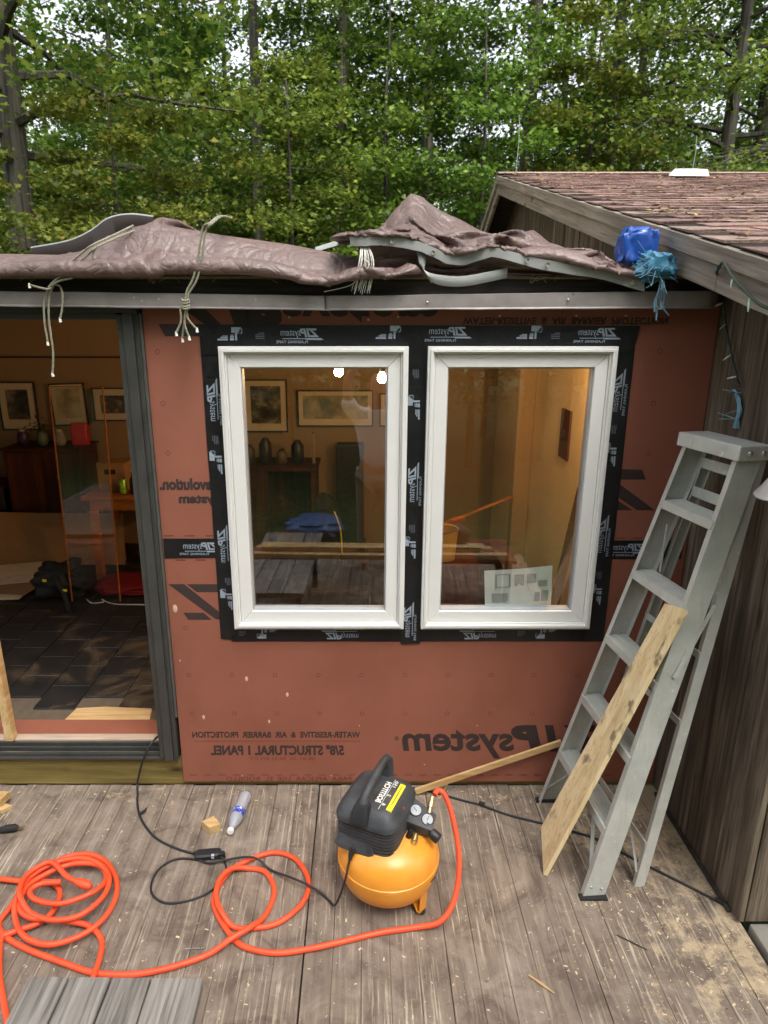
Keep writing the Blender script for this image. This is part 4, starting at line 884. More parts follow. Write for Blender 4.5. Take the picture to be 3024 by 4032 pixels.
# ================================================================= tarps, ropes and things on the roof edge
def tarp_mat():
    t = NT('brown_poly_tarp'); co = t.coord(rnd=False); n = t.noise(co, 4, 5, .6); w = t.noise(co, 70, 4, .65, .6); d = t.noise(co, 14, 6, .7)
    c = t.ramp(n, [(.3,S(98,80,75)),(.7,S(124,104,98))]); c = t.mix(t.ramp(d, [(.56,0.0),(.75,.35)]), c, S(146,128,122))
    t.set(Base_Color=c, Roughness=.4); t.b.inputs['Specular IOR Level'].default_value = .5; 
    def cr(sc_):
        v = t.n('ShaderNodeTexVoronoi'); v.feature = 'DISTANCE_TO_EDGE'; v.inputs['Scale'].default_value = sc_; m0 = t.n('ShaderNodeMapping'); wn_ = t.n('ShaderNodeTexNoise'); wn_.inputs['Scale'].default_value = 5
        t.l(co, wn_.inputs['Vector']); ad_ = t.n('ShaderNodeVectorMath', operation='MULTIPLY_ADD'); t.l(wn_.outputs['Color'], ad_.inputs[0]); ad_.inputs[1].default_value = (.16,.16,.16); t.l(co, ad_.inputs[2]); t.l(ad_.outputs[0], v.inputs['Vector']); return t.ramp(v.outputs['Distance'], [(0,0.0),(.22,1.0)])
    b1 = t.n('ShaderNodeBump'); b1.inputs['Strength'].default_value = .34; b1.inputs['Distance'].default_value = .012; t.l(cr(13), b1.inputs['Height'])
    b2 = t.n('ShaderNodeBump'); b2.inputs['Strength'].default_value = .2; b2.inputs['Distance'].default_value = .006; t.l(cr(34), b2.inputs['Height']); t.l(b1.outputs[0], b2.inputs['Normal'])
    b3 = t.n('ShaderNodeBump'); b3.inputs['Strength'].default_value = .2; b3.inputs['Distance'].default_value = .003; t.l(w, b3.inputs['Height']); t.l(b2.outputs[0], b3.inputs['Normal']); t.l(b3.outputs[0], t.b.inputs['Normal']); return t.m
M['tarp'] = tarp_mat()
M['hem'] = plain('grey_tarp_hem', S(160,163,160), .4, var=.14, scale=6, bump=.25)
M['grommet'] = plain('grommet', S(220,215,205), .25, .9)
def prof_at(P, x):
    return float(np.interp(x, [p_[0] for p_ in P], [p_[1] for p_ in P]))
def rid(x, y, s): return 1-abs(noise.noise((x,y,s)))*2
PA = [(-1.95,2.50),(-1.5,2.52),(-1.25,2.515),(-1.15,2.53),(-1.05,2.58),(-.95,2.622),(-.853,2.642),(-.74,2.622),(-.62,2.602),(-.47,2.578),(-.31,2.556),(-.16,2.53),(-.05,2.512),(.02,2.50),(.14,2.44)]
def vor(x, y, s):
    d, _ = noise.voronoi((x, y, s)); return min(.5, d[1]-d[0])
# the sheets are draped by a small cloth solver: too much cloth settles over the bundle below and buckles into folds
def drape(P0, Lx, Ly, zobs, pin, steps=150, iters=7, seed=1, damp=.94, bend=.12):
    ny, nx, _ = P0.shape; rs = np.random.RandomState(seed); X = P0.copy(); Xp = X.copy(); W = np.where(pin, 0.0, 1.0)
    def proj(A, B, wa, wb, L, k, push=False):
        D = B-A; d = np.linalg.norm(D, axis=-1)+1e-9; c = (d-L)/d*k/np.maximum(wa+wb,1e-6)
        if push: c = np.minimum(c, 0)
        D *= c[...,None]; A += D*wa[...,None]; B -= D*wb[...,None]
    Ld = math.hypot(Lx, Ly)
    for st in range(steps):
        Vn = (X-Xp)*damp; Xp = X.copy(); X = X+Vn*W[...,None]; X[...,2] -= .0016*W
        for it in range(iters):
            for o_ in (0,1):
                n_ = (nx-o_)//2*2; proj(X[:,o_:o_+n_:2], X[:,o_+1:o_+n_:2], W[:,o_:o_+n_:2], W[:,o_+1:o_+n_:2], Lx, 1.0)
                m_ = (ny-o_)//2*2; proj(X[o_:o_+m_:2], X[o_+1:o_+m_:2], W[o_:o_+m_:2], W[o_+1:o_+m_:2], Ly, 1.0)
                A = X[o_:o_+m_:2]; B = X[o_+1:o_+m_:2]; wa = W[o_:o_+m_:2]; wb = W[o_+1:o_+m_:2]
                proj(A[:,:-1], B[:,1:], wa[:,:-1], wb[:,1:], Ld, .4); proj(A[:,1:], B[:,:-1], wa[:,1:], wb[:,:-1], Ld, .4)
            for sk, kb in ((2,bend),(5,bend*.5)):
                for o_ in range(0, 2*sk, sk):
                    for q in range(sk):
                        s0 = o_+q
                        if s0+sk < nx: i0 = np.arange(s0, nx-sk, 2*sk); A = X[:,i0]; B = X[:,i0+sk]; proj(A, B, W[:,i0], W[:,i0+sk], sk*Lx, kb, True); X[:,i0] = A; X[:,i0+sk] = B
                        if s0+sk < ny: i0 = np.arange(s0, ny-sk, 2*sk); A = X[i0]; B = X[i0+sk]; proj(A, B, W[i0], W[i0+sk], sk*Ly, kb, True); X[i0] = A; X[i0+sk] = B
            zo = zobs(X[...,0], X[...,1]); hit = (X[...,2] < zo) & (W > 0); X[...,2] = np.where(hit, zo, X[...,2]); Xp[...,:2] = np.where(hit[...,None], Xp[...,:2]*.55+X[...,:2]*.45, Xp[...,:2])
    return X
def sheet(X):
    ny, nx, _ = X.shape; return MB().add(X.reshape(-1,3).tolist(), [(j*nx+i, j*nx+i+1, (j+1)*nx+i+1, (j+1)*nx+i) for j in range(ny-1) for i in range(nx-1)])
def softer(o, t_=.0015):
    return o
pax, paz = np.array([p_[0] for p_ in PA]), np.array([p_[1] for p_ in PA])
def obsA(x, y):
    zt = np.interp(x, pax, paz)-.028; front = np.clip((y+.045)/.17, 0, 1); back = np.clip((.62-y)/.36, 0, 1)
    s_ = np.minimum(np.sin(front*math.pi/2)**.9, np.sin(back*math.pi/2)); return np.where(y < -.11, 2.30, 2.400+(zt-2.400)*s_)
nx, ny = 170, 56; U, Vv = np.meshgrid(np.linspace(0,1,nx), np.linspace(0,1,ny)); rs = np.random.RandomState(5)
xs = -1.98+2.14*U; ys = -.052+.70*Vv
P0 = np.stack([xs+.004*rs.randn(ny,nx), ys, obsA(xs,ys)+.035+.030*np.sin(xs*7-Vv*9+1.5*np.sin(xs*2.1))*np.sin(Vv*3.0)+.012*np.sin(xs*17+Vv*14)+.006*rs.randn(ny,nx)], -1)
P0[0,:,2] = 2.402; P0[0,:,1] = -.044
pin = np.zeros((ny,nx), bool); pin[0] = True; pin[-1] = True
XA = drape(P0, 2.14*1.13/(nx-1), 1.08/(ny-1), obsA, pin, 120, 6, 3, bend=.09)
ta = thing('tarp', (-.9,.1,2.40), 'brown tarp bundled along the roof edge above the doorway, tied with ropes', 'tarp')
softer(part('tarp_sheet', sheet(XA), M['tarp'], ta, smooth=179))
# a second layer rolled along the front
def obsR(x, y): return np.where(y < -.12, 2.30, 2.401+.050*np.clip(-(x+.15)/.5,0,1)**.5*np.sqrt(np.clip(1-((y+.030)/.045)**2,0,1)))
nx2, ny2 = 170, 26; U, Vv = np.meshgrid(np.linspace(0,1,nx2), np.linspace(0,1,ny2)); xs = -1.98+1.86*U; ys = -.072+.20*Vv
P0 = np.stack([xs, ys, np.maximum(obsR(xs,ys),obsA(xs,ys))+.03+.016*np.sin(xs*5+Vv*5)+.005*rs.randn(ny2,nx2)], -1); P0[0,:,2] = 2.401
pin = np.zeros((ny2,nx2), bool); pin[0] = True
XR = drape(P0, 1.86*1.04/(nx2-1), .235/(ny2-1), lambda x, y: np.maximum(obsR(x,y), obsA(x,y)+.004), pin, 110, 6, 8)
softer(part('tarp_fold', sheet(XR), M['tarp'], ta, smooth=179))
# loose grey-edged flap standing up behind the bundle
fl_ = spline([(-1.42,.24,2.535),(-1.25,.22,2.56),(-1.15,.22,2.60),(-1.07,.22,2.648),(-.98,.22,2.664),(-.88,.22,2.655)], 6); m_ = MB(); n = len(fl_); vs = []
for i, p_ in enumerate(fl_): vs += [p_, p_+V(0,-.003,-.006), p_+V(.01,.0,-.05-.05*math.sin(i/n*3.1)), p_+V(.02,.05,-.12)]
m_.add(vs, [(i*4+j,(i+1)*4+j,(i+1)*4+j+1,i*4+j+1) for i in range(n-1) for j in range(3)], 0); m_.m = [1 if k % 3 == 0 else 0 for k in range(len(m_.f))]
part('loose_flap', m_, [plain('dark_tarp_underside', S(56,48,45), .5), M['hem']], ta, smooth=60)
fl_ = spline([(-.20,.16,2.525),(-.10,.10,2.545),(-.02,.06,2.550),(.05,.02,2.535),(.08,.0,2.51)], 6); m_ = MB(); n = len(fl_); vs = []
for p_ in fl_: vs += [p_, p_+V(.0,-.03,-.022)]
m_.add(vs, [(i*2,(i+1)*2,(i+1)*2+1,i*2+1) for i in range(n-1)]); part('hem_band', m_, M['hem'], ta, smooth=60)

PB = [(-.06,2.545),(.06,2.555),(.10,2.62),(.125,2.70),(.20,2.775),(.255,2.765),(.32,2.695),(.40,2.68),(.495,2.625),(.60,2.60),(.74,2.632),(.81,2.58),(.9,2.55),(1.0,2.545),(1.06,2.50),(1.20,2.41)]
HP = [(-.053,2.541),(.15,2.536),(.212,2.521),(.311,2.475),(.382,2.471),(.487,2.504),(.65,2.463),(.903,2.421),(1.08,2.379)]
pbx, pbz = np.array([p_[0] for p_ in PB]), np.array([p_[1] for p_ in PB]); hpx, hpz = np.array([p_[0] for p_ in HP]), np.array([p_[1] for p_ in HP])
def obsB(x, y):
    zt = np.interp(x, pbx, pbz)-.02; zh = np.interp(x, hpx, hpz)-.004; f_ = np.clip((y+.07)/.38,0,1); b_ = np.clip((y-.34)/.40,0,1); ridge = zh+(zt-zh)*f_**1.5
    return np.where(y < -.12, 2.30, np.where(y < .31, ridge, zt-(zt-2.43)*b_**1.3))
nx, ny = 130, 64; U, Vv = np.meshgrid(np.linspace(0,1,nx), np.linspace(0,1,ny)); xs = (-.055+1.135*U)*(1-Vv)+(-.055+1.26*U)*Vv; ys = -.070+.75*Vv
P0 = np.stack([xs+.003*rs.randn(ny,nx), ys, obsB(xs,ys)+.04+.030*np.sin(xs*11+Vv*6+2*np.sin(xs*4))*np.sin(Vv*3.1)+.016*np.sin(xs*23-Vv*21)+.006*rs.randn(ny,nx)], -1)
P0[0,:,2] = np.interp(xs[0], hpx, hpz)
pin = np.zeros((ny,nx), bool); pin[0] = True; pin[-1] = True
XB = drape(P0, 1.2*1.20/(nx-1), 1.20/(ny-1), obsB, pin, 110, 6, 4, bend=.07)
tb = thing('tarp', (.5,.1,2.40), 'crumpled brown tarp with grey hem and grommets heaped on the roof above the windows', 'tarp')
softer(part('tarp_sheet', sheet(XB), M['tarp'], tb, smooth=179))
def skirt(u, v):
    x = -.02+1.12*u; zt = prof_at(HP, x)-.034; z = zt+(2.393-zt)*v; z = min(z, zt)
    return (x, -.062+.04*v+.03*rid(x*5+v*2, v*3, 21)*math.sin(math.pi*v)-.02*v, z)
part('tarp_fold', MB().grid(skirt, 90, 14), M['tarp'], tb, smooth=60)
hs_ = []
for i in range(60):
    x_ = -.053+1.133*i/59; hs_.append(V(x_, -.088-.012*noise.noise((x_*4,7,0)), prof_at(HP,x_)+.006*noise.noise((x_*9,1,0))))
vs = []
for i, p_ in enumerate(hs_):
    w_ = .037+.005*noise.noise((p_.x*5,3,2)); k_ = .010*noise.noise((p_.x*6,5,5)); vs += [p_+V(0,.004,.001), p_+V(0,-.006+k_*.3,-.002), p_+V(.004,-.004+k_,-w_)]
n = len(hs_); hm = part('hem_band', MB().add(vs, [(i*3+j,(i+1)*3+j,(i+1)*3+j+1,i*3+j+1) for i in range(n-1) for j in range(2)]), M['hem'], tb, smooth=18)
lp = spline([(.222,-.068,2.49),(.225,-.078,2.455),(.228,-.082,2.424),(.26,-.086,2.390),(.332,-.088,2.376),(.404,-.086,2.378),(.50,-.070,2.396),(.56,-.05,2.41)], 6); vs = []
for i, p_ in enumerate(lp):
    t_ = min(1, i/(len(lp)*.5)); vs += [p_+V(-.020*(1-t_),.0,.020*t_), p_+V(.0,-.006,0), p_+V(.020*(1-t_),.004,-.018*t_)]
n = len(lp); part('hem_loop', MB().add(vs, [(i*3+j,(i+1)*3+j,(i+1)*3+j+1,i*3+j+1) for i in range(n-1) for j in range(2)]), M['hem'], tb, smooth=60)
for x in (.105,.262,.62,.70,1.03):
    z = prof_at(HP, x)-.019; part('grommet', MB().lathe([(.0035,.002),(.0075,.003),(.009,0)], 14, Matrix.Translation((x+.003,-.100,z)) @ Matrix.Rotation(R(90),4,'X')), M['grommet'], hm, smooth=60)

def crumple(c, size, seed, amp=.12, e=4.0, sub=4):
    bm = bmesh.new(); bmesh.ops.create_icosphere(bm, subdivisions=sub, radius=1); mb = MB(); vs = []
    for v in bm.verts:
        p_ = v.co; q = Vector([math.copysign(abs(k)**(2/e), k) for k in p_]); vd = noise.voronoi(p_*1.5+V(seed,0,0))[0]; ve = noise.voronoi(p_*3.4+V(seed,3,0))[0]; d = 1+amp*(noise.noise(p_*1.7+V(seed,0,0))*1.2+(min(.6,vd[1]-vd[0])-.25)*1.6+(min(.5,ve[1]-ve[0])-.2)*.8)
        vs.append((c[0]+q.x*size[0]*d, c[1]+q.y*size[1]*d, c[2]+q.z*size[2]*d))
    mb.add(vs, [[v.index for v in f.verts] for f in bm.faces]); bm.free(); return mb
M['blue'] = plain('shiny_blue_plastic', S(38,78,156), .22, var=.25, scale=7, bump=.1)
M['teal'] = plain('teal_woven_tarp', S(48,108,136), .5, var=.22, scale=14, bump=.3)
M['bluefibre'] = plain('pale_blue_fibre', S(126,168,190), .6, var=.2, bump=0)
solo('blue_bag', crumple((1.068,-.02,2.505), (.066,.055,.070), 4, .20, 4), M['blue'], (1.068,-.02,2.44), 'shiny dark blue plastic bundle on the roof edge beside the cabin', 'bag', smooth=50)
tl = thing('blue_tarp_scrap', (1.12,-.10,2.38), 'frayed teal tarp scrap with hanging strands at the end of the roof edge', 'tarp')
part('scrap_cloth', crumple((1.118,-.105,2.430), (.072,.048,.054), 9, .34, 2.6), M['teal'], tl, smooth=40)
m_ = MB(); rr = random.Random(3)
for k in range(40):
    a = V(1.05+rr.random()*.11, -.14+rr.uniform(-.02,.03), 2.39+rr.random()*.07); b = a+V(rr.gauss(-.025,.03), rr.uniform(-.02,.0), rr.gauss(.0,.028)); m_.tube([a,(a+b)/2+V(0,0,rr.uniform(-.006,.01)),b], .0009, 4)
for pts_ in ([(1.134,-.12,2.39),(1.134,-.135,2.35),(1.130,-.12,2.318),(1.122,-.12,2.293),(1.133,-.12,2.268),(1.134,-.12,2.232)], [(1.139,-.12,2.39),(1.141,-.135,2.35),(1.154,-.12,2.311),(1.15,-.12,2.283),(1.177,-.12,2.25)], [(1.137,-.12,2.39),(1.138,-.135,2.35),(1.143,-.12,2.311),(1.144,-.12,2.272),(1.128,-.12,2.285)], [(1.130,-.12,2.38),(1.126,-.13,2.34),(1.118,-.12,2.30),(1.126,-.12,2.262)]):
    for j in range(3): m_.tube(spline([V(*q)+V(rr.uniform(-.004,.004),rr.uniform(-.004,.004),0) for q in pts_], 4), .0012, 4)
tag(part('loose_strands', m_, M['bluefibre'], tl), kind='stuff')

# ropes
def rope_mat():
    t = NT('braided_rope'); co = t.coord((1,1,1)); w = t.n('ShaderNodeTexWave'); w.inputs['Scale'].default_value = 90; w.inputs['Distortion'].default_value = 2; t.l(co, w.inputs['Vector'])
    t.set(Base_Color=t.ramp(w.outputs['Fac'], [(.2,S(116,112,92)),(.7,S(176,172,150))]), Roughness=.85); t.bump(w.outputs['Fac'], .6, .003); return t.m
M['rope'] = rope_mat()
M['ropeend'] = plain('melted_rope_end', S(226,224,214), .5)
def rope(name, loc, label, strands, ends, r=.0042):
    th = thing(name, loc, label, 'rope')
    for pts_ in strands: part('strand', MB().tube(spline(pts_, 6), r, 8), M['rope'], th, smooth=60)
    for pts_ in ends:
        s_ = part('tail', MB().tube(spline(pts_, 6), r, 8), M['rope'], th, smooth=60); e_ = Vector(pts_[-1])
        part('frayed_tip', MB().tube([e_+V(0,0,.006), e_+V(0,0,-.002), e_+V(.001,0,-.012)], [r*.9,r*1.15,r*1.45], 8), M['ropeend'], s_, smooth=50)
    return th
f2 = lambda L, y=-.124: [(a, y, b) for a, b in L]
r1 = rope('rope', (-1.15,-.1,2.40), 'pale braided rope knotted over the tarp above the doorway, long frayed tails hanging',
  [[(-.93,.10,2.60),(-.97,-.02,2.55)]+f2([(-1.01,2.506),(-1.054,2.479),(-1.099,2.445),(-1.123,2.41),(-1.172,2.379),(-1.201,2.352)]), [(-.90,.10,2.59),(-.96,-.02,2.54)]+f2([(-1.003,2.495),(-1.039,2.468),(-1.088,2.434),(-1.116,2.403),(-1.11,2.387),(-1.156,2.376),(-1.187,2.36)]), f2([(-1.0,2.50),(-1.018,2.47),(-1.012,2.445),(-1.03,2.43)]), f2([(-1.12,2.415),(-1.135,2.40),(-1.118,2.388),(-1.105,2.402),(-1.122,2.416)],-.106)],
  [f2([(-1.198,2.356),(-1.221,2.332),(-1.235,2.293),(-1.242,2.221),(-1.240,2.173),(-1.240,2.149)],-.105), f2([(-1.189,2.36),(-1.21,2.317),(-1.222,2.237),(-1.222,2.169),(-1.222,2.108),(-1.235,2.029)],-.108), f2([(-1.184,2.364),(-1.165,2.356),(-1.159,2.325),(-1.167,2.277),(-1.18,2.237)],-.105), f2([(-1.190,2.35),(-1.214,2.347),(-1.273,2.362)])])
r2 = rope('rope', (-.65,-.1,2.40), 'doubled braided rope over the tarp ending in a knot left of the windows',
  [[(-.545,.12,2.63),(-.56,.0,2.62)]+f2([(-.572,2.579),(-.596,2.565),(-.612,2.51),(-.63,2.434),(-.65,2.379),(-.674,2.34),(-.683,2.301)]), [(-.535,.12,2.63),(-.55,.0,2.62)]+f2([(-.564,2.577),(-.587,2.555),(-.601,2.495),(-.619,2.418),(-.638,2.372),(-.666,2.333),(-.678,2.301)])],
  [f2([(-.685,2.293),(-.703,2.277),(-.705,2.229),(-.727,2.185)]), f2([(-.686,2.285),(-.697,2.229),(-.706,2.189),(-.71,2.161)],-.104), f2([(-.682,2.277),(-.692,2.221),(-.678,2.169)]), f2([(-.68,2.277),(-.677,2.237),(-.646,2.199)])])
m_ = MB()
for z_ in (2.305,2.296,2.284,2.276): m_.tube([V(-.682+.013*math.cos(t_), -.124+.012*math.sin(t_), z_+.003*math.cos(2*t_)) for t_ in np.linspace(0,6.28,14)[:-1]], .0045, 8, close=True)
part('knot', m_, M['rope'], r2, smooth=60)
m_ = MB(); rr = random.Random(8)
for k in range(26):
    x_ = rr.uniform(-.03,.03); m_.tube(spline([V(.005+x_*.6,-.08,2.50), V(.01+x_,-.098-rr.random()*.01,2.45), V(x_*1.2,-.10,2.39), V(-.012+x_*1.3,-.100,2.325+rr.random()*.04)], 4), .0011, 4)
m_.tube(spline([V(-.01,-.09,2.40), V(-.05,-.095,2.362), V(-.152,-.095,2.338)], 5), .0016, 5); m_.tube(spline([V(.0,-.09,2.46), V(.022,-.10,2.44), V(.012,-.10,2.42), V(-.006,-.1,2.43)], 5), .0026, 6)
solo('frayed_twine', m_, M['ropeend'], (0,-.1,2.33), 'tuft of frayed white twine hanging between the two tarps', 'twine', kind='stuff')
# pine needles caught on the roof edge
m_ = MB(); rr = random.Random(4)
for k in range(36):
    x_ = rr.choice([-.80,-.79,-.55,-1.3,.3,.7,-.3])+rr.gauss(0,.05); m_.tube([V(x_,-.046,2.405), V(x_+rr.gauss(0,.012),-.05,2.395), V(x_+rr.gauss(0,.022),-.048,2.37+rr.random()*.02)], .0008, 3)
tag(solo('pine_needles', m_, M['dust'], (-.5,-.05,2.38), 'dry pine needles caught along the torn roof edge', 'pine needles'), kind='stuff')

# string lights, blue rope and clamp lamp on the cabin
M['wire'] = plain('dark_green_wire', S(38,50,40), .5)
M['minibulb'] = plain('pale_mini_bulb', S(206,222,206), .2)
sl_ = thing('string_lights', (1.40,-.2,2.1), 'dark green string of small unlit lights hung from the cabin eave', 'string lights')
w1 = spline([(1.184,-.425,2.40),(1.20,-.40,2.385),(1.32,-.20,2.37),(1.405,-.055,2.34),(1.405,-.085,2.28),(1.408,-.128,2.192),(1.410,-.203,2.078),(1.412,-.268,1.993)], 8)
part('wire', MB().tube(w1, .0042, 6), M['wire'], sl_, smooth=60)
w2 = spline([(1.180,-.425,2.405),(1.178,-.44,2.385),(1.176,-.47,2.41),(1.174,-.493,2.407),(1.172,-.544,2.371),(1.172,-.624,2.326),(1.170,-.741,2.274),(1.17,-.9,2.24)], 8)
part('wire', MB().tube(w2, .0050, 6), M['wire'], sl_, smooth=60)
for k, (i, d) in enumerate(((30,V(-.035,-.01,-.012)),(38,V(-.03,-.02,-.016)),(46,V(-.035,-.01,-.020)),(52,V(-.03,.01,-.01)))):
    p_ = w1[min(i,len(w1)-1)]; part('bulb', MB().tube([p_, p_+d*.45, p_+d], [.003,.0042,.0016], 8), M['minibulb'], sl_, smooth=50)
for i, d in ((34,V(-.002,.0,-.03)),(44,V(0,0,-.045))): p_ = w2[i]; part('bulb', MB().tube([p_, p_+d*.45, p_+d], [.003,.0046,.0018], 8), M['minibulb'], sl_, smooth=50)
m_ = MB(); rr = random.Random(2)
for k in range(22):
    a = V(1.424+rr.uniform(-.006,.004), -.268+rr.gauss(0,.012), 1.835); pts_ = [V(1.424,-.212+rr.gauss(0,.006),1.976), V(1.424,-.251+rr.gauss(0,.006),1.947), V(1.424,-.268+rr.gauss(0,.008),1.90), a]
    m_.tube(spline(pts_, 4), .0018, 4)
for k in range(12):
    z_ = rr.choice([1.97,1.965,1.90,1.87]); p_ = V(1.420,-.235-rr.random()*.04,z_); m_.tube([p_, p_+V(-.03-rr.random()*.03,rr.uniform(-.05,.05),rr.uniform(-.02,.02))], .0012, 4)
tag(solo('blue_rope_end', m_, M['bluefibre'], (1.42,-.25,1.84), 'bunch of frayed blue fibres hanging on the cabin wall above the ladder', 'rope end'), kind='stuff')
lm = thing('clamp_lamp', (1.318,-.76,1.70), 'pale metal reflector of a work lamp at the right edge beside the ladder', 'lamp')
LMx = Matrix.Translation((1.318,-.76,1.775)) @ Matrix.Rotation(R(180),4,'X') @ Matrix.Rotation(R(14),4,'Y')
part('reflector', MB().lathe([(.022,-.02),(.028,.0),(.050,.022),(.075,.05),(.086,.062),(.090,.064),(.088,.068),(.072,.054),(.046,.026),(.022,.002)], 36, LMx), plain('pale_enamel', S(206,200,196), .35, .3), lm, smooth=40)
part('lamp_socket', MB().lathe([(.018,-.09),(.022,-.085),(.022,-.02),(.020,.0)], 20, LMx), M['blackpl'], lm, smooth=40)
part('bulb', MB().lathe([(.012,.0),(.02,.02),(.028,.04),(.024,.058),(.012,.068),(0,.07)], 20, LMx), plain('unlit_bulb', S(200,190,180), .2), lm, smooth=60)

# ================================================================= inside the room
M['framewood'] = plain('dark_picture_frame', S(40,30,22), .4)
M['mat'] = plain('cream_mat_board', S(214,200,172), .8, var=.04)
def print_mat(name, a, b, c, s=9):
    t = NT(name); co = t.coord(); n = t.noise(co, s, 5, .6); t.set(Base_Color=t.ramp(n, [(.35,a),(.5,b),(.68,c)]), Roughness=.5); return t.m
PR = [print_mat('dark_print', S(40,38,34), S(84,78,66), S(160,150,130)), print_mat('landscape_print', S(96,100,84), S(148,142,116), S(190,180,150), 5), print_mat('sketch_print', S(150,130,104), S(200,184,154), S(214,200,172), 4)]
def picture(x0, x1, z0, z1, mt, mb_, pr, label, rot=0):
    x0, x1 = x0*1.0756, x1*1.0756; z0, z1 = 2.2225+(z0-2.2225)*1.0756, 2.2225+(z1-2.2225)*1.0756
    cx, cz = (x0+x1)/2, (z0+z1)/2; th = thing('framed_picture', (cx,3.33,cz), label, 'picture', 'pictures on the back wall'); h, w = (z1-z0)/2, (x1-x0)/2
    m_ = MB(); t_ = .012
    for a, b in (((-w,-h),(w,-h+t_)),((-w,h-t_),(w,h)),((-w,-h+t_),(-w+t_,h-t_)),((w-t_,-h+t_),(w,h-t_))): m_.box((cx+a[0],3.318,cz+a[1]),(cx+b[0],3.338,cz+b[1]))
    part('frame', m_, M['framewood'], th); part('mat', MB().box((cx-w+t_,3.326,cz-h+t_),(cx+w-t_,3.334,cz+h-t_)), M['mat'], th)
    part('print', MB().box((cx-w+mt,3.3245,cz-h+mb_),(cx+w-mt,3.3255,cz+h-mt)), PR[pr], th); th.rotation_euler = (0,rot,0)
picture(-3.12,-2.80,1.33,1.742,.07,.10,0,'tall framed picture at the far left seen through the doorway')
picture(-2.675,-2.374,1.37,1.731,.05,.07,2,'slightly crooked pale framed sketch in the middle of the doorway', R(-2))
picture(-2.317,-1.98,1.409,1.692,.07,.07,0,'wide matted photograph nearest the door jamb inside the room')
picture(-1.021,-.652,1.313,1.762,.06,.08,0,'large dark framed picture in the left part of the left window')
picture(-.566,.084,1.361,1.673,.05,.07,1,'long framed landscape seen through the left window')
picture(.138,.52,1.361,1.646,.05,.07,2,'framed picture partly hidden behind the post between the windows')
M['brownwood'] = wood('dark_brown_furniture', S(52,24,12), S(82,42,20), S(112,62,32), axis=2, streak=.2, bump=.1)
M['orangewood'] = wood('orange_pine_furniture', S(150,86,36), S(182,112,52), S(204,140,76), axis=0, streak=.15, bump=.1)
M['card'] = plain('brown_cardboard', S(168,128,88), .85)
M['cardpale'] = plain('pale_sheet', S(226,212,186), .85)
FZ = .153
cb = thing('cabinet', (-2.65,2.62,FZ), 'tall dark brown cabinet against the back wall inside the doorway', 'cabinet')
part('body', MB().box((-2.98,2.46,FZ),(-2.32,2.86,1.15)), M['brownwood'], cb, .006); part('top', MB().box((-3.0,2.44,1.15),(-2.30,2.87,1.172)), M['brownwood'], cb, .004)
for k in range(2): part('cabinet_door', MB().box((-2.97+.325*k,2.448,FZ+.06),(-2.655+.325*k,2.46,1.13)), M['brownwood'], cb, .004)
cb2 = thing('low_shelf', (-3.2,2.6,FZ), 'low black shelf unit left of the dark cabinet', 'shelf'); part('body', MB().box((-3.5,2.5,FZ),(-3.02,2.86,.80)), M['framewood'], cb2, .006); part('top', MB().box((-3.52,2.48,.80),(-3.01,2.87,.82)), M['brownwood'], cb2, .003)
tb_ = thing('table', (-1.75,2.35,FZ), 'orange pine table just inside the doorway by the jamb', 'table')
part('table_top', MB().box((-2.17,2.06,.862),(-1.25,2.66,.892)), M['orangewood'], tb_, .006); part('apron', MB().box((-2.12,2.10,.77),(-1.30,2.62,.861)), M['orangewood'], tb_, .004)
for x_ in (-2.13,-1.35):
    for y_ in (2.09,2.57): part('leg', MB().box((x_,y_,FZ),(x_+.06,y_+.06,.769)), M['orangewood'], tb_, .006)
bx_ = thing('cardboard_box', (-1.99,2.38,.893), 'closed brown cardboard box standing on the pine table', 'box')
part('box_body', MB().box((-2.10,2.27,.893),(-1.87,2.50,1.12)), M['card'], bx_, .004); part('flap', MB().box((-2.10,2.268,1.121),(-1.87,2.38,1.124)), M['card'], bx_); part('printing', MB().box((-2.04,2.2685,1.03),(-1.95,2.2695,1.07)), M['brownwood'], bx_)
cn = thing('soda_can', (-1.865,2.18,.893), 'lime green drinks can on the pine table', 'can')
part('can_body', MB().lathe([(.026,.893),(.033,.900),(.033,1.0),(.026,1.012)], 24, Matrix.Translation((-1.865,2.18,0))), plain('lime_can', S(150,200,60), .25, .4), cn, smooth=40); part('can_lid', MB().lathe([(.0255,1.0115),(.024,1.009),(0,1.009)], 24, Matrix.Translation((-1.865,2.18,0))), M['alu'], cn)
jr = thing('dark_bottle', (-1.775,2.18,.893), 'dark bottle beside the green can on the table', 'bottle')
part('bottle_body', MB().lathe([(.030,.893),(.034,.90),(.034,1.0),(.016,1.04),(.013,1.07)], 20, Matrix.Translation((-1.775,2.18,0))), M['blackpl'], jr, smooth=40); part('cap', MB().lathe([(.014,1.07),(.014,1.09),(0,1.09)], 16, Matrix.Translation((-1.775,2.18,0))), M['cap'], jr)
rp = thing('red_bag', (-2.26,2.66,1.173), 'red paper bag standing on the dark cabinet', 'bag'); part('bag_body', superloft([(1.173,.07,.04,-2.40,2.66),(1.30,.075,.045,-2.40,2.66),(1.36,.07,.02,-2.40,2.66)], 20, 6), M['red'], rp, smooth=40); part('bag_rim', superloft([(1.361,.071,.021,-2.40,2.66),(1.368,.071,.021,-2.40,2.66)], 20, 6), M['red'], rp)
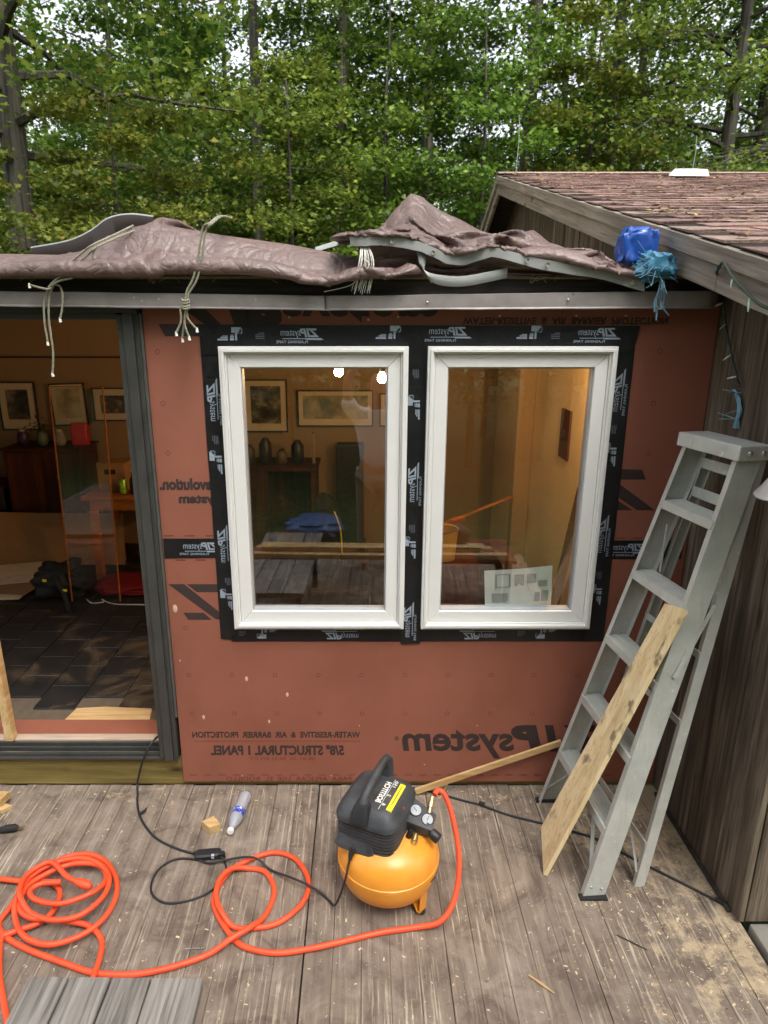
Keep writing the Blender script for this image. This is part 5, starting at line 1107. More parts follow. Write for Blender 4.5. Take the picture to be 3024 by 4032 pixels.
for k, (x_, cc, lb) in enumerate(((-2.86,S(60,40,80),'dark round pot on the dark cabinet, leftmost'),(-2.70,S(90,110,90),'bushy plant pot on the dark cabinet'),(-2.55,S(150,140,130),'pale jar on the dark cabinet'))):
    o_ = thing('jar', (x_,2.62,1.173), lb, 'jar', 'jars on the cabinet'); part('jar_body', MB().lathe([(.03,1.173),(.05,1.20),(.048,1.26),(.03,1.30)], 20, Matrix.Translation((x_,2.62,0))), plain('jar_%d' % k, cc, .4), o_, smooth=50)
    if k == 1:
        mm = MB(); rr = random.Random(3)
        for q_ in range(60):
            a = V(x_+rr.gauss(0,.05),2.62+rr.gauss(0,.04),1.31+abs(rr.gauss(0,.05))); b = V(rr.gauss(0,.02),rr.gauss(0,.02),rr.gauss(0,.01)); c = b.cross(V(0,0,1)).normalized()*.012; mm.add([a,a+b+c,a+b*2,a+b-c],[(0,1,2,3)])
        part('foliage', mm, plain('houseplant', S(60,84,50), .6), o_)
    else: part('lid', MB().lathe([(.032,1.30),(.032,1.315),(0,1.318)], 16, Matrix.Translation((x_,2.62,0))), M['brass'], o_)
solo('sheet_panel', MB().prism([(-4.0,2.72,FZ+.003),(-2.12,2.72,FZ+.003),(-2.12,2.80,.60),(-4.0,2.80,.63)], (0,.012,0)), M['card'], (-2.9,2.75,FZ), 'long brown sheet leaning in front of the cabinet and table', 'panel')
gp = thing('glass_panel', (-2.0,1.85,FZ), 'tall bare glass panel standing on edge inside the doorway', 'glass')
part('pane', MB().add([(-2.24,1.90,FZ+.01),(-1.87,1.90,FZ+.01),(-1.84,1.93,1.79),(-2.22,1.93,1.79)], [(0,1,2,3)]), glass_mat('loose_glass', .10, (.97,.94,.88,1)), gp)
part('edge_strip', MB().beam((-2.24,1.90,FZ+.01),(-2.22,1.93,1.79),.009,.008), M['orangewood'], gp); part('edge_strip', MB().beam((-1.87,1.90,FZ+.01),(-1.84,1.93,1.79),.008,.008), M['orangewood'], gp); part('edge_strip', MB().beam((-2.22,1.93,1.79),(-1.84,1.93,1.79),.006,.006), M['orangewood'], gp)
for k, (dx_, dy_, a, z_, lb) in enumerate(((0,0,.1,FZ+.012,'bottom cardboard sheet of the pile on the tiled floor'),(.08,.12,-.12,FZ+.026,'middle cardboard sheet of the pile on the tiled floor'),(-.06,.2,.3,FZ+.042,'topmost cardboard sheet of the pile on the tiled floor'))):
    c_, s_ = math.cos(a), math.sin(a); P_ = [(-3.05+dx_+u*c_-v*s_, 2.32+dy_-.16+u*s_+v*c_, z_) for u, v in ((-.45,-.24),(.36,-.26),(.40,.22),(-.45,.26))]
    solo('cardboard_sheet', MB().prism(P_, (0,0,.006)), M['cardpale'] if k != 1 else M['card'], (-3.0,1.95,FZ), lb, 'cardboard', 'cardboard sheets on the floor')
solo('red_cushion', crumple((-1.86,2.16,FZ+.055), (.29,.20,.050), 6, .12, 2.6), plain('red_fabric', S(120,8,12), .7), (-1.86,2.16,FZ), 'bright red cushion on the floor by the door jamb', 'cushion', smooth=60)
bg_ = thing('tool_bag', (-2.3,1.75,FZ), 'black tool bag with yellow tabs on the tiled floor', 'bag')
part('bag_body', crumple((-2.36,2.02,FZ+.15), (.20,.13,.135), 12, .28, 2.4), M['rubber'], bg_, smooth=50); part('strap', MB().tube(spline([(-2.36,1.92,.36),(-2.27,1.84,.26),(-2.20,1.74,.185),(-2.16,1.68,.172)], 5), .018, 8), M['rubber'], bg_, smooth=50)
for p_ in ((-2.44,1.885,.33),(-2.27,1.835,.27)): part('tab', MB().box(p_, (p_[0]+.03,p_[1]+.006,p_[2]+.02)), M['yellow'], bg_)
solo('white_cable', MB().tube(spline([(-2.15,1.95,FZ+.006),(-2.08,1.88,FZ+.006),(-2.0,1.90,FZ+.006),(-2.03,1.95,FZ+.006),(-1.90,1.86,FZ+.006),(-1.6,1.84,FZ+.006),(-1.30,1.76,FZ+.006)], 6), .004, 6), M['cap'], (-1.8,1.5,FZ), 'thin white cable lying on the tiles before the red cushion', 'cable', smooth=60)
# seen through the windows
ds = thing('desk', (-.68,2.65,FZ), 'dark cluttered desk behind the left window', 'desk')
part('desk_top', MB().box((-1.05,2.40,.98),(-.36,2.88,1.01)), M['brownwood'], ds, .004); part('drawers', MB().box((-1.03,2.42,FZ),(-.80,2.86,.979)), M['brownwood'], ds, .004); part('side_panel', MB().box((-.42,2.42,FZ),(-.38,2.86,.979)), M['brownwood'], ds, .004); part('back_panel', MB().box((-.80,2.82,.4),(-.42,2.86,.979)), M['brownwood'], ds)
rr = random.Random(21); kinds = [('grey kettle shaped pot','pot'),('stack of dark tins','tin'),('pale round tin','tin'),('black camera box','box'),('tall candle','candle')]
for k, (lb, ct) in enumerate(kinds):
    x_ = -.96+.135*k; h_ = (.16,.22,.12,.20,.27)[k]; r_ = (.05,.06,.05,.06,.014)[k]; o_ = thing(ct, (x_,2.60,1.011), lb+' on the cluttered desk behind the left window', ct)
    part('body', MB().lathe([(r_*.8,1.011),(r_,1.03),(r_*.95,1.011+h_*.8),(r_*.5,1.011+h_)], 18, Matrix.Translation((x_,2.60,0))), plain('clutter_%d' % k, (S(70,62,54),S(44,34,30),S(96,84,68),S(34,32,30),S(150,136,110))[k], .4), o_, smooth=50); part('lid', MB().lathe([(r_*.52,1.011+h_),(r_*.4,1.011+h_+.01),(0,1.011+h_+.015)], 14, Matrix.Translation((x_,2.60,0))), M['blackpl'], o_)
st_ = thing('stove', (-.12,2.7,FZ), 'black upright heater against the back wall behind the left window', 'heater'); part('body', MB().box((-.24,2.72,FZ+.05),(.01,2.90,1.155)), M['blackpl'], st_, .01); part('base', MB().box((-.26,2.70,FZ),(.03,2.91,FZ+.049)), M['blackpl'], st_)
sg = thing('tripod_stool', (-.28,2.1,FZ), 'dark upright bag standing on the floor behind the left window', 'bag'); part('bag_body', crumple((-.30,2.05,FZ+.36), (.12,.10,.36), 30, .12, 2.6), M['rubber'], sg, smooth=50); part('strap', MB().tube(spline([(-.22,1.95,.75),(-.17,1.93,.6),(-.16,1.93,.4)], 5), .006, 6), M['yellow'], sg)
for o_ in (cb, cb2, ds, st_, sg, rp): o_.location.y += .42; o_.location.x *= 1.06
for o_ in [q for q in COL.objects if q.name.split('.')[0] in ('jar','pot','tin','candle','box') and q.parent is None]: o_.location.y += .42; o_.location.x *= 1.06
for o_ in (tb_, bx_, cn, jr): o_.location.y += .22; o_.location.x -= .08
sg.name = 'standing_bag'; WL['standing_bag'] = WL.get('tripod_stool')
part('corner_post', MB().box((1.115,1.98,FZ),(1.2335,2.08,2.33)), M['paint_wall'], house, .004)
solo('shelf_rail', MB().beam((.66,1.93,.80),(1.112,1.95,.99),.018,.075,up=(0,-1,.3)), M['orangewood'], (.9,1.95,.80), 'orange wood rail slanting up to the corner post behind the right window', 'rail', bevel=.002)
solo('dark_plank', MB().beam((.93,.45,FZ+.02),(1.205,.75,1.35),.10,.018,up=(-1,0,.2)), M['brownwood'], (.95,.5,FZ), 'dark plank leaning on the orange wall behind the right window', 'plank', bevel=.002)
solo('pale_plank', MB().beam((1.00,.30,FZ+.02),(1.17,.32,1.25),.13,.018,up=(0,-1,.2)), M['orangewood'], (1.0,.3,FZ), 'pale plank standing at the right edge of the right window', 'plank', bevel=.002)
sw = thing('wall_panel', (1.226,1.30,1.5), 'dark switch panel on the orange wall behind the right window', 'panel'); part('plate', MB().box((1.222,1.12,1.42),(1.2345,1.30,1.72)), M['brownwood'], sw, .003); part('toggle', MB().box((1.212,1.19,1.55),(1.2215,1.22,1.60)), M['blackpl'], sw)
bk_ = thing('bucket', (.52,1.2,FZ), 'pale yellow bucket standing behind the right window', 'bucket')
part('stand', MB().box((.36,1.05,FZ),(.72,1.36,.775)), M['brownwood'], bk_, .004); part('pail', MB().lathe([(.085,.776),(.10,.97),(.105,.975),(.098,.97),(.082,.785)], 28, Matrix.Translation((.50,1.2,0))), plain('yellow_pail', S(176,150,96), .4), bk_, smooth=40)
pp = thing('instruction_sheet', (.70,.05,.965), 'white printed instruction sheet propped inside the right window', 'paper')
PP = [(.565,.046,.958),(.875,.058,.958),(.858,.030,1.165),(.548,.022,1.142)]
part('sheet', MB().add([PP[0],((PP[0][0]+PP[1][0])/2,.040,.958),PP[1],PP[2],((PP[2][0]+PP[3][0])/2,.020,1.152),PP[3]], [(0,1,4,5),(1,2,3,4)]), plain('white_paper', S(222,224,218), .7, var=.02), pp)
M['papergrey'] = plain('grey_print', S(158,162,160), .7, bump=0)
m_ = MB()
def onp(u, v, e=.0012):
    a = V(*PP[0]).lerp(V(*PP[1]), u); b = V(*PP[3]).lerp(V(*PP[2]), u); q = a.lerp(b, v); mx = .010*(1-abs(2*u-1)); return q+V(0,-e-mx*.0-.002-.006*(1-abs(2*u-1)),0)
def pq(u0, u1, v0, v1): m_.add([onp(u0,v0),onp(u1,v0),onp(u1,v1),onp(u0,v1)], [(0,1,2,3)])
for u0, u1, v0, v1 in ((.16,.38,.52,.54),(.16,.38,.86,.88),(.16,.18,.54,.86),(.36,.38,.54,.86),(.44,.58,.55,.85),(.62,.76,.60,.84),(.79,.93,.5,.66),(.10,.34,.10,.36),(.42,.60,.08,.34),(.66,.82,.12,.36),(.84,.95,.12,.40)): pq(u0,u1,v0,v1)
part('diagram', m_, M['papergrey'], pp)
# warm bulbs
def bulb_mat(s_):
    t = NT('lit_warm_bulb'); e = t.n('ShaderNodeEmission'); e.inputs[0].default_value = (1.0,.60,.27,1); e.inputs[1].default_value = s_; t.l(e.outputs[0], t.out.inputs[0]); return t.m
BM_ = bulb_mat(BULB*1.3); BM2 = bulb_mat(BULB*6)
for (x_, y_, z_), lb in (((-.164,1.7,1.91),'lit warm bulb hanging from the ceiling, left one in the left window'),((.124,1.7,1.867),'lit warm bulb hanging from the ceiling, right one in the left window'),((1.12,.45,1.96),'lit warm bulb hidden at the right edge of the right window')):
    o_ = thing('hanging_bulb', (x_,y_,z_), lb, 'light bulb', 'hanging bulbs'); T_ = Matrix.Translation((x_,y_,z_))
    part('bulb', MB().lathe([(0,-.032),(.018,-.028),(.030,-.010),(.030,.006),(.018,.032),(.013,.042)], 20, T_), BM2 if x_ > 1 else BM_, o_, smooth=60)
    part('socket', MB().lathe([(.014,.042),(.018,.045),(.018,.085),(.006,.092)], 16, T_), M['blackpl'], o_, smooth=40); part('flex', MB().tube([(x_,y_,z_+.09),(x_,y_,2.331)], .003, 6), M['blackpl'], o_)
# ================================================================= woods
def leaf_mat(name, dk, md, lt, aut=None):
    t = NT(name); t.t.nodes.remove(t.b); g = t.n('ShaderNodeNewGeometry'); oi = t.n('ShaderNodeObjectInfo')
    c = t.ramp(g.outputs['Random Per Island'], [(0,dk),(.5,md),(.93,lt),(1,aut or lt)])
    n = t.noise(g.outputs['Position'], .9, 3, .5); c = t.mix(t.ramp(n, [(.35,.55),(.62,0.0)]), c, dk)
    v = t.n('ShaderNodeHueSaturation'); t.l(c, v.inputs['Color']); mr = t.n('ShaderNodeMapRange'); mr.inputs[3].default_value = .475; mr.inputs[4].default_value = .515; t.l(oi.outputs['Random'], mr.inputs[0]); t.l(mr.outputs[0], v.inputs['Hue'])
    d = t.n('ShaderNodeBsdfDiffuse'); tl = t.n('ShaderNodeBsdfTranslucent'); gl = t.n('ShaderNodeBsdfGlossy'); gl.inputs['Roughness'].default_value = .45; gl.inputs[0].default_value = (.6,.65,.6,1)
    t.l(v.outputs[0], d.inputs[0]); t.l(v.outputs[0], tl.inputs[0])
    m1 = t.n('ShaderNodeMixShader'); m1.inputs[0].default_value = .40; t.l(d.outputs[0], m1.inputs[1]); t.l(tl.outputs[0], m1.inputs[2])
    m2 = t.n('ShaderNodeMixShader'); m2.inputs[0].default_value = .02; t.l(m1.outputs[0], m2.inputs[1]); t.l(gl.outputs[0], m2.inputs[2]); t.l(m2.outputs[0], t.out.inputs[0]); return t.m
L_GREEN = leaf_mat('green_maple_leaf', (.050,.108,.016,1), (.108,.200,.029,1), (.205,.315,.046,1))
L_YELL = leaf_mat('yellowing_maple_leaf', (.070,.110,.017,1), (.145,.200,.030,1), (.260,.305,.050,1), (.30,.24,.045,1))
L_DARK = leaf_mat('dark_woodland_leaf', (.034,.075,.016,1), (.072,.138,.028,1), (.140,.215,.042,1))
M['bark'] = wood('grey_bark', S(50,46,40), S(82,77,68), S(112,106,96), axis=2, bump=1.0, streak=.8, scale=.35)
LOBE = np.array([(0,-.75),(.16,-.35),(.62,-.42),(.42,-.05),(.95,.22),(.42,.32),(0,1.0),(-.42,.32),(-.95,.22),(-.42,-.05),(-.62,-.42),(-.16,-.35)])
DIAM = np.array([(0,-.8),(.62,-.05),(0,1.0),(-.62,-.05)]); HEXL = np.array([(0,-.7),(.55,-.35),(.7,.25),(0,1.0),(-.7,.25),(-.55,-.35)])
def leaf_mesh(name, pts, size, shape, mat, rs, droop=.25):
    n = len(pts); k = len(shape); P_ = np.asarray(pts, dtype=np.float64)
    nz = rs.normal(0,.55,(n,3)); nz[:,2] += 1.0; nz /= np.linalg.norm(nz,axis=1)[:,None]
    t = rs.normal(0,1,(n,3)); t[:,2] -= droop; t -= nz*(t*nz).sum(1)[:,None]; t /= np.linalg.norm(t,axis=1)[:,None]; b = np.cross(nz,t)
    s_ = size*rs.uniform(.65,1.3,n)
    co = P_[:,None,:] + s_[:,None,None]*(b[:,None,:]*shape[None,:,0,None] + t[:,None,:]*shape[None,:,1,None] - nz[:,None,:]*(np.abs(shape[None,:,0,None])*.22))
    me = bpy.data.meshes.new(name); me.vertices.add(n*k); me.vertices.foreach_set('co', co.reshape(-1)); me.loops.add(n*k); me.loops.foreach_set('vertex_index', np.arange(n*k,dtype=np.int32))
    me.polygons.add(n); me.polygons.foreach_set('loop_start', np.arange(0,n*k,k,dtype=np.int32)); me.polygons.foreach_set('loop_total', np.full(n,k,dtype=np.int32)); me.materials.append(mat); me.update(); me.validate(); return me
def tree_proto(seed, H, r0, lo, hi, Rc, nb, nl, size, shape, mat, lean=.02, up=.35, low_long=True):
    rs = np.random.RandomState(seed); rr = random.Random(seed); mb = MB()
    px = [V(0,0,-.3)]; k = 9
    for i in range(1,k+1):
        p_ = px[-1]; px.append(V(p_.x+rr.gauss(lean*.3,.018)*H*.12, p_.y+rr.gauss(0,.018)*H*.12, H*i/k))
    rad = [r0*1.25]+[r0*(1-.86*(i/k)**1.15) for i in range(1,k+1)]
    mb.tube(px, rad, 9)
    def at(h):
        f = max(0,min(k-1e-3,h/H*k)); i = int(f); a, b = px[i], px[i+1]; return a.lerp(b, f-i), rad[i]+(rad[i+1]-rad[i])*(f-i)
    pts = []
    for i in range(nb):
        f = (i+rr.random())/nb; h = H*(lo+(hi-lo)*f); p0, r_ = at(h); az = i*2.399+rr.uniform(-.5,.5)
        L = Rc*((1-.65*f) if low_long else (.45+1.0*math.sin(math.pi*min(1,f*.9+.1))))*rr.uniform(.7,1.15); d = V(math.cos(az), math.sin(az), 0); side = V(-d.y,d.x,0); bend = rr.uniform(-.25,.25); pl_ = []
        for j in range(6):
            s_ = j/5; pl_.append(p0+d*L*s_+side*bend*L*s_*s_+V(0,0,L*(up*s_-.28*s_*s_)+rr.gauss(0,.02)*L))
        mb.tube(pl_, [max(.006,r_*.42*(1-.85*j/5)) for j in range(6)], 5)
        cnt = int(nl/nb*L/Rc*1.5); ns = 5 if Rc > 1.2 else 3
        for q in range(ns):
            s_ = .28+.72*(q+.5)/ns; b0 = pl_[int(s_*5)].lerp(pl_[min(5,int(s_*5)+1)], s_*5-int(s_*5)); sd = 1 if q % 2 else -1
            b1 = b0+(d*.5+side*sd*rr.uniform(.4,1.0))*L*.34+V(0,0,rr.uniform(-.04,.10)*L)
            mb.tube([b0,(b0+b1)/2+V(0,0,.02*L),b1], [.010,.007,.003], 4)
            m = max(6,cnt//ns); t_ = rs.uniform(.15,1.12,m)[:,None]; base = np.array(b0)+(np.array(b1)-np.array(b0))*t_; w = .10*L+.06
            pts.append(base+rs.normal(0,1,(m,3))*np.array([w,w,w*.45]))
        m = cnt//4; t_ = rs.uniform(.45,1.1,m); base = np.array([np.array(pl_[5])*t+np.array(pl_[2])*(1-t) for t in t_]) if m else np.zeros((0,3)); pts.append(base+rs.normal(0,1,(len(base),3))*np.array([.10*L+.05,.10*L+.05,.05*L+.03]))
    P_ = np.concatenate(pts); return (mb.mesh('trunk', M['bark'], smooth=60), leaf_mesh('crown', P_, size, shape, mat, rs))
PROTO = {}
def plant(kind, x, y, s, rz, name, label, group, z=None, ry=0):
    tr_, cr_ = PROTO[kind]; zg = ground_fn((x+150)/300,(y+150)/300)[2] if z is None else z
    o = tag(put(name, None, None, (x,y,zg)), label, 'tree', group); o.rotation_euler = (0,ry,rz); o.scale = (s,s,s)
    for nm, me in (('trunk',tr_),('crown',cr_)):
        c_ = bpy.data.objects.new(nm, me); COL.objects.link(c_); c_.parent = o
    return o
PROTO['bigmaple'] = tree_proto(1, 13.0, .25, .34, .98, 5.2, 40, 24000, .062, LOBE, L_YELL, up=.22)
PROTO['maple'] = tree_proto(2, 8.5, .085, .20, .99, 2.9, 32, 13000, .060, LOBE, L_GREEN, up=.25)
PROTO['maple2'] = tree_proto(3, 7.5, .075, .24, .99, 2.7, 28, 12000, .060, LOBE, L_YELL, up=.25)
PROTO['sapling'] = tree_proto(4, 4.6, .032, .18, .99, 1.5, 18, 4600, .062, HEXL, L_DARK, up=.3)
PROTO['sapling2'] = tree_proto(5, 5.4, .036, .15, .99, 1.7, 20, 4800, .062, HEXL, L_YELL, up=.3)
PROTO['forest'] = tree_proto(6, 19, .19, .34, .98, 4.0, 24, 6500, .11, DIAM, L_DARK, up=.35, low_long=False)
PROTO['forest2'] = tree_proto(7, 21, .16, .28, .98, 3.6, 26, 6500, .11, DIAM, L_GREEN, up=.35, low_long=False)
PROTO['forest3'] = tree_proto(8, 17, .13, .30, .98, 3.4, 24, 6000, .11, DIAM, L_DARK, up=.3, low_long=False)
PROTO['tall'] = tree_proto(9, 21, .15, .56, .98, 3.6, 24, 6500, .11, DIAM, L_GREEN, up=.35, low_long=False)
key = [('bigmaple',-4.98,7.7,1.0,2.55,'big two stemmed maple with thick grey trunk at the upper left'),
 ('maple2',-3.2,6.4,.72,.6,'low leafy maple just behind the tarp at the left'),
 ('maple2',-4.9,5.6,.66,3.9,'low yellow green maple at the left edge behind the roof'),
 ('maple',.35,11.2,.98,1.3,'fresh green maple behind the middle of the roof'),
 ('maple',2.35,11.0,.95,4.1,'bright green maple rising behind the cabin ridge'),
 ('maple2',4.6,11.8,1.06,2.0,'yellowing maple above the cabin roof'),
 ('bigmaple',7.4,12.2,.92,.9,'tall yellow green maple at the upper right'),
 ('maple2',-1.3,9.6,.90,5.1,'yellow green maple behind the left tarp')]
for kd, x_, y_, s_, rz, lb in key: plant(kd, x_, y_, s_, rz, 'maple_tree', lb, None)
rr = random.Random(31)
def scatter(n, kinds, xr, yr, name, label, group, mind, smin, smax, placed):
    c = 0; tries = 0
    while c < n and tries < 4000:
        tries += 1; x_, y_ = rr.uniform(*xr), rr.uniform(*yr)
        if y_ > 0 and abs(x_-.3) > (y_+2.8)*.80+2.5: continue
        if any((x_-a)**2+(y_-b)**2 < mind**2 for a, b in placed): continue
        placed.append((x_,y_)); s_ = rr.uniform(smin,smax); plant(rr.choice(kinds), x_, y_, s_, rr.uniform(0,6.28), name, label, group); c += 1
pl1 = [(k_[1],k_[2]) for k_ in key]
scatter(34, ['sapling','sapling','sapling2'], (-16,18), (8.5,20), 'sapling', 'one of the leafy saplings in the undergrowth behind the house', 'saplings behind the house', 1.5, .75, 1.1, pl1)
for k_, (x_, y_, s_) in enumerate(((3.3,12.4,.95),(5.5,13.2,1.05),(6.5,14.6,.9),(8.4,13.0,1.1),(-.5,12.6,.9),(1.55,13.4,1.0),(9.6,15.2,1.0),(-2.4,12.9,.95),(4.3,16.0,1.0))):
    plant('tall', x_, y_, s_, k_*1.7, 'forest_tree', 'one of the tall woodland trees standing behind the maples', 'woodland trees behind the house'); pl1.append((x_,y_))
scatter(30, ['maple','maple2','maple'], (-17,19), (13.5,24), 'understory_maple', 'one of the leafy young maples filling the wood behind the house', 'young maples in the wood', 2.0, 1.0, 1.4, pl1)
scatter(12, ['forest','forest2','forest3'], (-24,26), (13,30), 'forest_tree', 'one of the tall woodland trees standing behind the maples', 'woodland trees behind the house', 2.3, .85, 1.15, pl1)
scatter(46, ['forest3','forest2','forest3'], (-40,42), (28,50), 'far_forest_tree', 'one of the far woodland trees deep in the wood', 'far trees deep in the wood', 2.2, .55, .75, pl1)
scatter(44, ['sapling','sapling2'], (-26,28), (18,34), 'sapling', 'one of the leafy saplings in the undergrowth behind the house', 'saplings behind the house', 1.8, .9, 1.25, pl1)
# the far wood behind everything reads as one dark leafy mass
rs_ = np.random.RandomState(77); n_ = 42000; fx_ = rs_.uniform(-62,64,n_); fy_ = rs_.uniform(54,64,n_); top_ = 9.5+3.0*np.array([noise.noise((q*.12,1,0)) for q in fx_]); fz_ = rs_.uniform(-.2,1,n_)*top_
tag(put('far_wood', leaf_mesh('far_wood', np.c_[fx_,fy_,fz_], .34, DIAM, L_DARK, rs_)), 'dark far-off wood seen low between the tree trunks', 'wood', kind='stuff')
# the edge of the wood on the other side of the lawn, seen in the window panes
pl2 = []
scatter(30, ['forest','forest2','forest3'], (-32,32), (-40,-15), 'lawn_edge_tree', 'one of the trees beyond the lawn mirrored in the window panes', 'trees beyond the lawn', 3.2, .85, 1.1, pl2)
scatter(26, ['maple','sapling','maple2'], (-16,16), (-13.5,-8.8), 'lawn_edge_sapling', 'one of the saplings beyond the lawn mirrored in the window panes', 'saplings beyond the lawn', 1.7, .75, 1.0, pl2)
plant('forest', 3.0, -10.5, 1.15, 1.0, 'lawn_tree', 'thick trunk close to the house mirrored in the right window', None)
# bare dead boughs above the cabin roof
m_ = MB(); rr = random.Random(6); base = V(7.2,9.6,0)
m_.tube([base+V(0,0,-.4), base+V(.05,.0,2.5), base+V(-.05,.05,5.0), base+V(0,.05,7.5)], [.09,.075,.055,.02], 8)
dt = thing('dead_tree', tuple(base), 'bare dead tree with grey boughs sweeping down over the cabin roof at the right', 'tree')
part('trunk', m_, M['bark'], dt, smooth=60); m_ = MB()
for k in range(34):
    z_ = rr.uniform(2.6,5.4); az = rr.uniform(2.2,5.2); L = rr.uniform(.9,2.4); d = V(math.cos(az),math.sin(az),0); p_ = [base+V(0,0,z_)+d*L*s_+V(0,0,-.32*L*s_*s_+.12*L*s_) for s_ in (0,.25,.5,.75,1)]
    m_.tube(p_, [.018,.014,.010,.007,.003], 5)
    for q in range(6):
        b0 = p_[1+q % 4]; b1 = b0+(d*.4+V(rr.gauss(0,.5),rr.gauss(0,.5),rr.gauss(-.1,.2)))*L*.3; m_.tube([b0,(b0+b1)/2+V(0,0,.02),b1], [.006,.004,.002], 4)
part('dead_boughs', m_, M['bark'], dt, smooth=60)
# leaf litter on the cabin roof
pts = []
while len(pts) < 1500:
    x_, y_ = 1.25+rr.random()**1.4*4, rr.uniform(-.6,3.6)
    if noise.noise((x_*1.3,y_*1.3,3))+.25 > rr.random()*.7: pts.append((x_,y_,roofz(y_)+.004))
def litter(pts):
    vs, fs = [], []
    for (x_,y_,z_) in pts:
        L = rr.uniform(.006,.022); W = L*rr.uniform(.2,.7); a = rr.uniform(0,6.28); c_, s_ = math.cos(a), math.sin(a); o_ = len(vs)
        for u, v in ((-L,-W),(L,-W),(L,W),(-L,W)): vs.append((x_+u*c_-v*s_, y_+u*s_+v*c_, z_+SL*(u*s_+v*c_)+rr.uniform(0,.008)))
        fs.append((o_,o_+1,o_+2,o_+3))
    return MB().add(vs, fs)
t = NT('roof_leaf_litter'); g = t.n('ShaderNodeNewGeometry'); t.set(Base_Color=t.ramp(g.outputs['Random Per Island'], [(0,S(60,44,32)),(.6,S(104,78,58)),(.97,S(140,110,80)),(1,S(190,165,70))]), Roughness=.9)
tag(put('leaf_litter', litter(pts).mesh('leaf_litter', t.m)), 'brown leaf litter and moss scraps lying on the shingles', 'leaf litter', kind='stuff')

# ================================================================= behind the camera, mirrored in the panes
lum = []
for k in range(5):
    y0 = -2.06-.075*k; z_ = .452 if k < 4 else .492; lb = ('front','second','third','back','upper')[k]+' board of the lumber laid across the bench, mirrored in the panes'
    if k == 4: y0 = -2.12
    solo('lumber', MB().box((-1.00+.03*k,y0-.034,z_),(1.05-.05*k,y0+.034,z_+.038)), M['pine'] if k != 1 else M['sheath'], (0,y0,z_), lb, 'lumber', 'lumber laid across the bench', bevel=.002, seg=1)
wt = thing('low_table', (.75,-2.2,0), 'low red brown table under the end of the lumber, mirrored in the right window', 'table')
part('table_top', MB().box((.30,-2.55,.420),(1.12,-2.01,.450)), wood('red_brown_table', S(96,52,38), S(130,74,54), S(150,96,72), axis=0), wt, .004)
for x_ in (.34,1.04):
    for y_ in (-2.50,-2.10): part('leg', MB().box((x_,y_,.001),(x_+.05,y_+.05,.419)), M['brownwood'], wt)
tg = thing('tool_pouch', (.62,-2.36,.451), 'dark tool pouch with orange tool on the low table mirrored in the panes', 'tool pouch'); part('pouch', crumple((.62,-2.40,.54), (.16,.11,.085), 15, .16, 3), plain('dark_leather', S(70,52,44), .6), tg, smooth=50); part('orange_tool', MB().tube([(.56,-2.36,.62),(.66,-2.33,.68),(.74,-2.31,.70)], [.02,.03,.02], 10), plain('orange_plastic', S(226,110,40), .4), tg, smooth=50)
solo('blue_sheet', crumple((-.80,-5.3,-.28), (.36,.28,.10), 17, .25, 3), plain('faded_blue_tarp', S(84,112,160), .5), (-.75,-5.2,-.38), 'crumpled blue tarp lying on the lawn, mirrored in the left window', 'tarp', smooth=50)
# the photographer, mirrored faintly in the left pane
def skin_body(name, joints, edges, root, mat, parent, sub=2):
    me = bpy.data.meshes.new(name); o_ = WL[parent.name]; me.from_pydata([Vector(j[0])-o_ for j in joints], edges, []); ob = put(name, me, parent)
    sk = ob.modifiers.new('skin','SKIN'); sk.use_smooth_shade = True; lay_ = me.skin_vertices[0]
    for i, j in enumerate(joints): lay_.data[i].radius = (j[1], j[2] if len(j) > 2 else j[1]); lay_.data[i].use_root = (i == root)
    ss = ob.modifiers.new('sub','SUBSURF'); ss.levels = ss.render_levels = sub; me.materials.append(mat); return ob
pe = thing('person', (.02,-3.10,0), 'person in a white shirt holding up a phone, mirrored faintly in the left window', 'person')
X_, Y_ = .02, -3.10
J = [((X_,Y_,.95),.15,.11),((X_,Y_,1.15),.14,.105),((X_,Y_,1.36),.165,.115),((X_,Y_,1.48),.07,.07),((X_,Y_+.01,1.56),.052,.055),((X_,Y_+.03,1.64),.078,.095),((X_,Y_+.03,1.74),.076,.095),((X_,Y_+.02,1.80),.045,.055),
 ((X_-.17,Y_,1.42),.062),((X_-.24,Y_+.10,1.50),.050),((X_-.27,Y_+.16,1.72),.042),((X_-.17,Y_+.22,1.92),.036),((X_-.10,Y_+.26,2.08),.028),((X_+.17,Y_,1.42),.062),((X_+.24,Y_+.10,1.50),.050),((X_+.27,Y_+.16,1.72),.042),((X_+.19,Y_+.22,1.92),.036),((X_+.10,Y_+.26,2.08),.028),
 ((X_-.10,Y_,.86),.095),((X_-.11,Y_+.01,.48),.062),((X_-.12,Y_-.02,.10),.045),((X_-.12,Y_+.12,.04),.040),((X_+.10,Y_,.86),.095),((X_+.11,Y_+.01,.48),.062),((X_+.12,Y_-.02,.10),.045),((X_+.12,Y_+.12,.04),.040)]
E_ = [(0,1),(1,2),(2,3),(3,4),(4,5),(5,6),(6,7),(2,8),(8,9),(9,10),(10,11),(11,12),(2,13),(13,14),(14,15),(15,16),(16,17),(0,18),(18,19),(19,20),(20,21),(0,22),(22,23),(23,24),(24,25)]
M['skin'] = plain('skin', S(198,150,126), .55, var=.05)
skin_body('body', J, E_, 0, M['skin'], pe)
sj = [((X_,Y_,.90),.185,.145),((X_,Y_,1.15),.172,.135),((X_,Y_,1.38),.190,.140),((X_,Y_,1.485),.085,.085),((X_-.175,Y_,1.43),.082),((X_-.25,Y_+.11,1.52),.074),((X_-.265,Y_+.14,1.60),.072),((X_+.175,Y_,1.43),.082),((X_+.25,Y_+.11,1.52),.074),((X_+.265,Y_+.14,1.60),.072)]
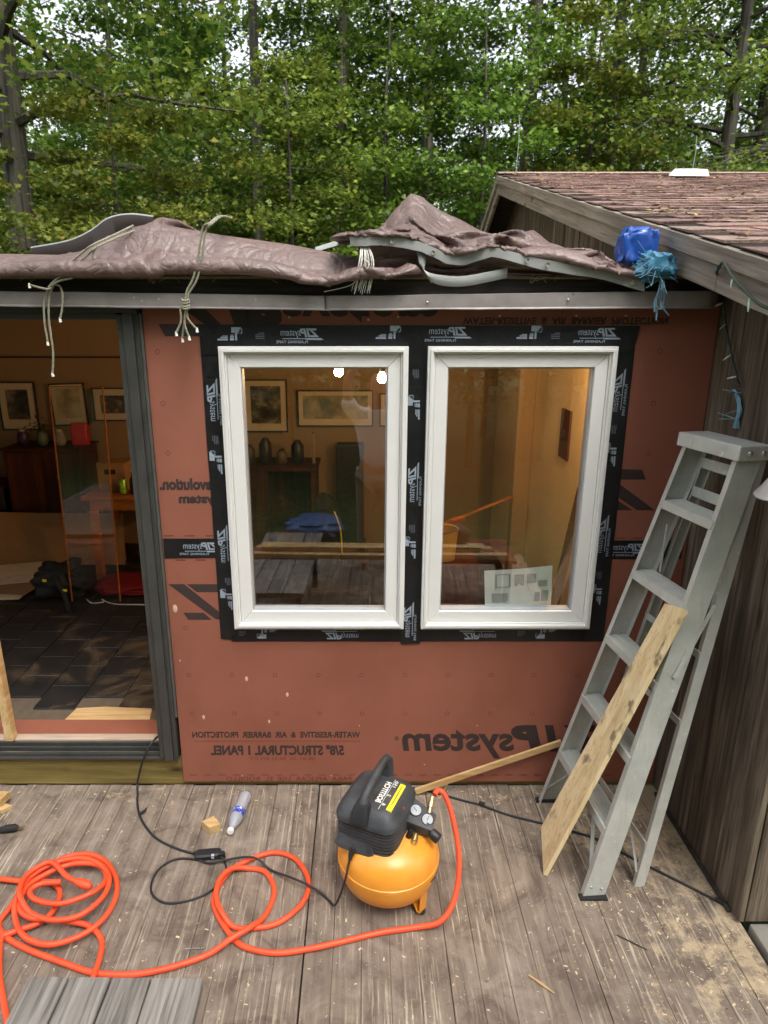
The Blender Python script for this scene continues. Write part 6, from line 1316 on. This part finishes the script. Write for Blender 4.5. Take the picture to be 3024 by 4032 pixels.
skin_body('shirt', sj, [(0,1),(1,2),(2,3),(2,4),(4,5),(5,6),(2,7),(7,8),(8,9)], 0, plain('white_shirt', S(226,226,228), .8, var=.05, scale=4, bump=.2), pe)
tj = [((X_,Y_,.93),.165,.130),((X_-.105,Y_,.84),.112),((X_-.115,Y_+.01,.48),.082),((X_-.12,Y_-.02,.10),.066),((X_+.105,Y_,.84),.112),((X_+.115,Y_+.01,.48),.082),((X_+.12,Y_-.02,.10),.066)]
skin_body('trousers', tj, [(0,1),(1,2),(2,3),(0,4),(4,5),(5,6)], 0, plain('khaki_trousers', S(150,134,110), .85), pe)
skin_body('hair', [((X_,Y_-.01,1.72),.085,.10),((X_,Y_+.01,1.80),.07,.085)], [(0,1)], 0, plain('brown_hair', S(60,44,34), .7), pe)
for sx in (-1,1):
    part('eye', MB().lathe([(0,-.009),(.009,0),(0,.009)], 10, Matrix.Translation((X_+sx*.032,Y_+.108,1.70))), M['blackpl'], pe); part('ear', crumple((X_+sx*.083,Y_+.02,1.69),(.012,.022,.034),2,.05,2,2), M['skin'], pe, smooth=60)
    hx = X_+sx*.10
    for q in range(4): part('finger', MB().tube(spline([(hx-sx*.01,Y_+.265,2.10+.022*q),(hx-sx*.015,Y_+.292,2.115+.022*q),(hx-sx*.045,Y_+.300,2.12+.022*q)],3), [.010]*7, 8), M['skin'], pe, smooth=60)
    part('thumb', MB().tube(spline([(hx,Y_+.25,2.09),(hx-sx*.02,Y_+.262,2.12),(hx-sx*.045,Y_+.268,2.15)],3), [.012]*6+[.009], 8), M['skin'], pe, smooth=60)
part('nose', MB().tube([(X_,Y_+.115,1.70),(X_,Y_+.135,1.665),(X_,Y_+.118,1.655)], [.008,.014,.012], 8), M['skin'], pe, smooth=60); part('mouth', MB().box((X_-.025,Y_+.118,1.622),(X_+.025,Y_+.124,1.63)), plain('lips', S(160,90,80), .5), pe)
solo('phone', MB().box((-.055,-2.822,2.10),(.095,-2.812,2.215)), M['blackpl'], (.02,-2.817,2.10), 'black phone held up by the mirrored person', 'phone', bevel=.006)
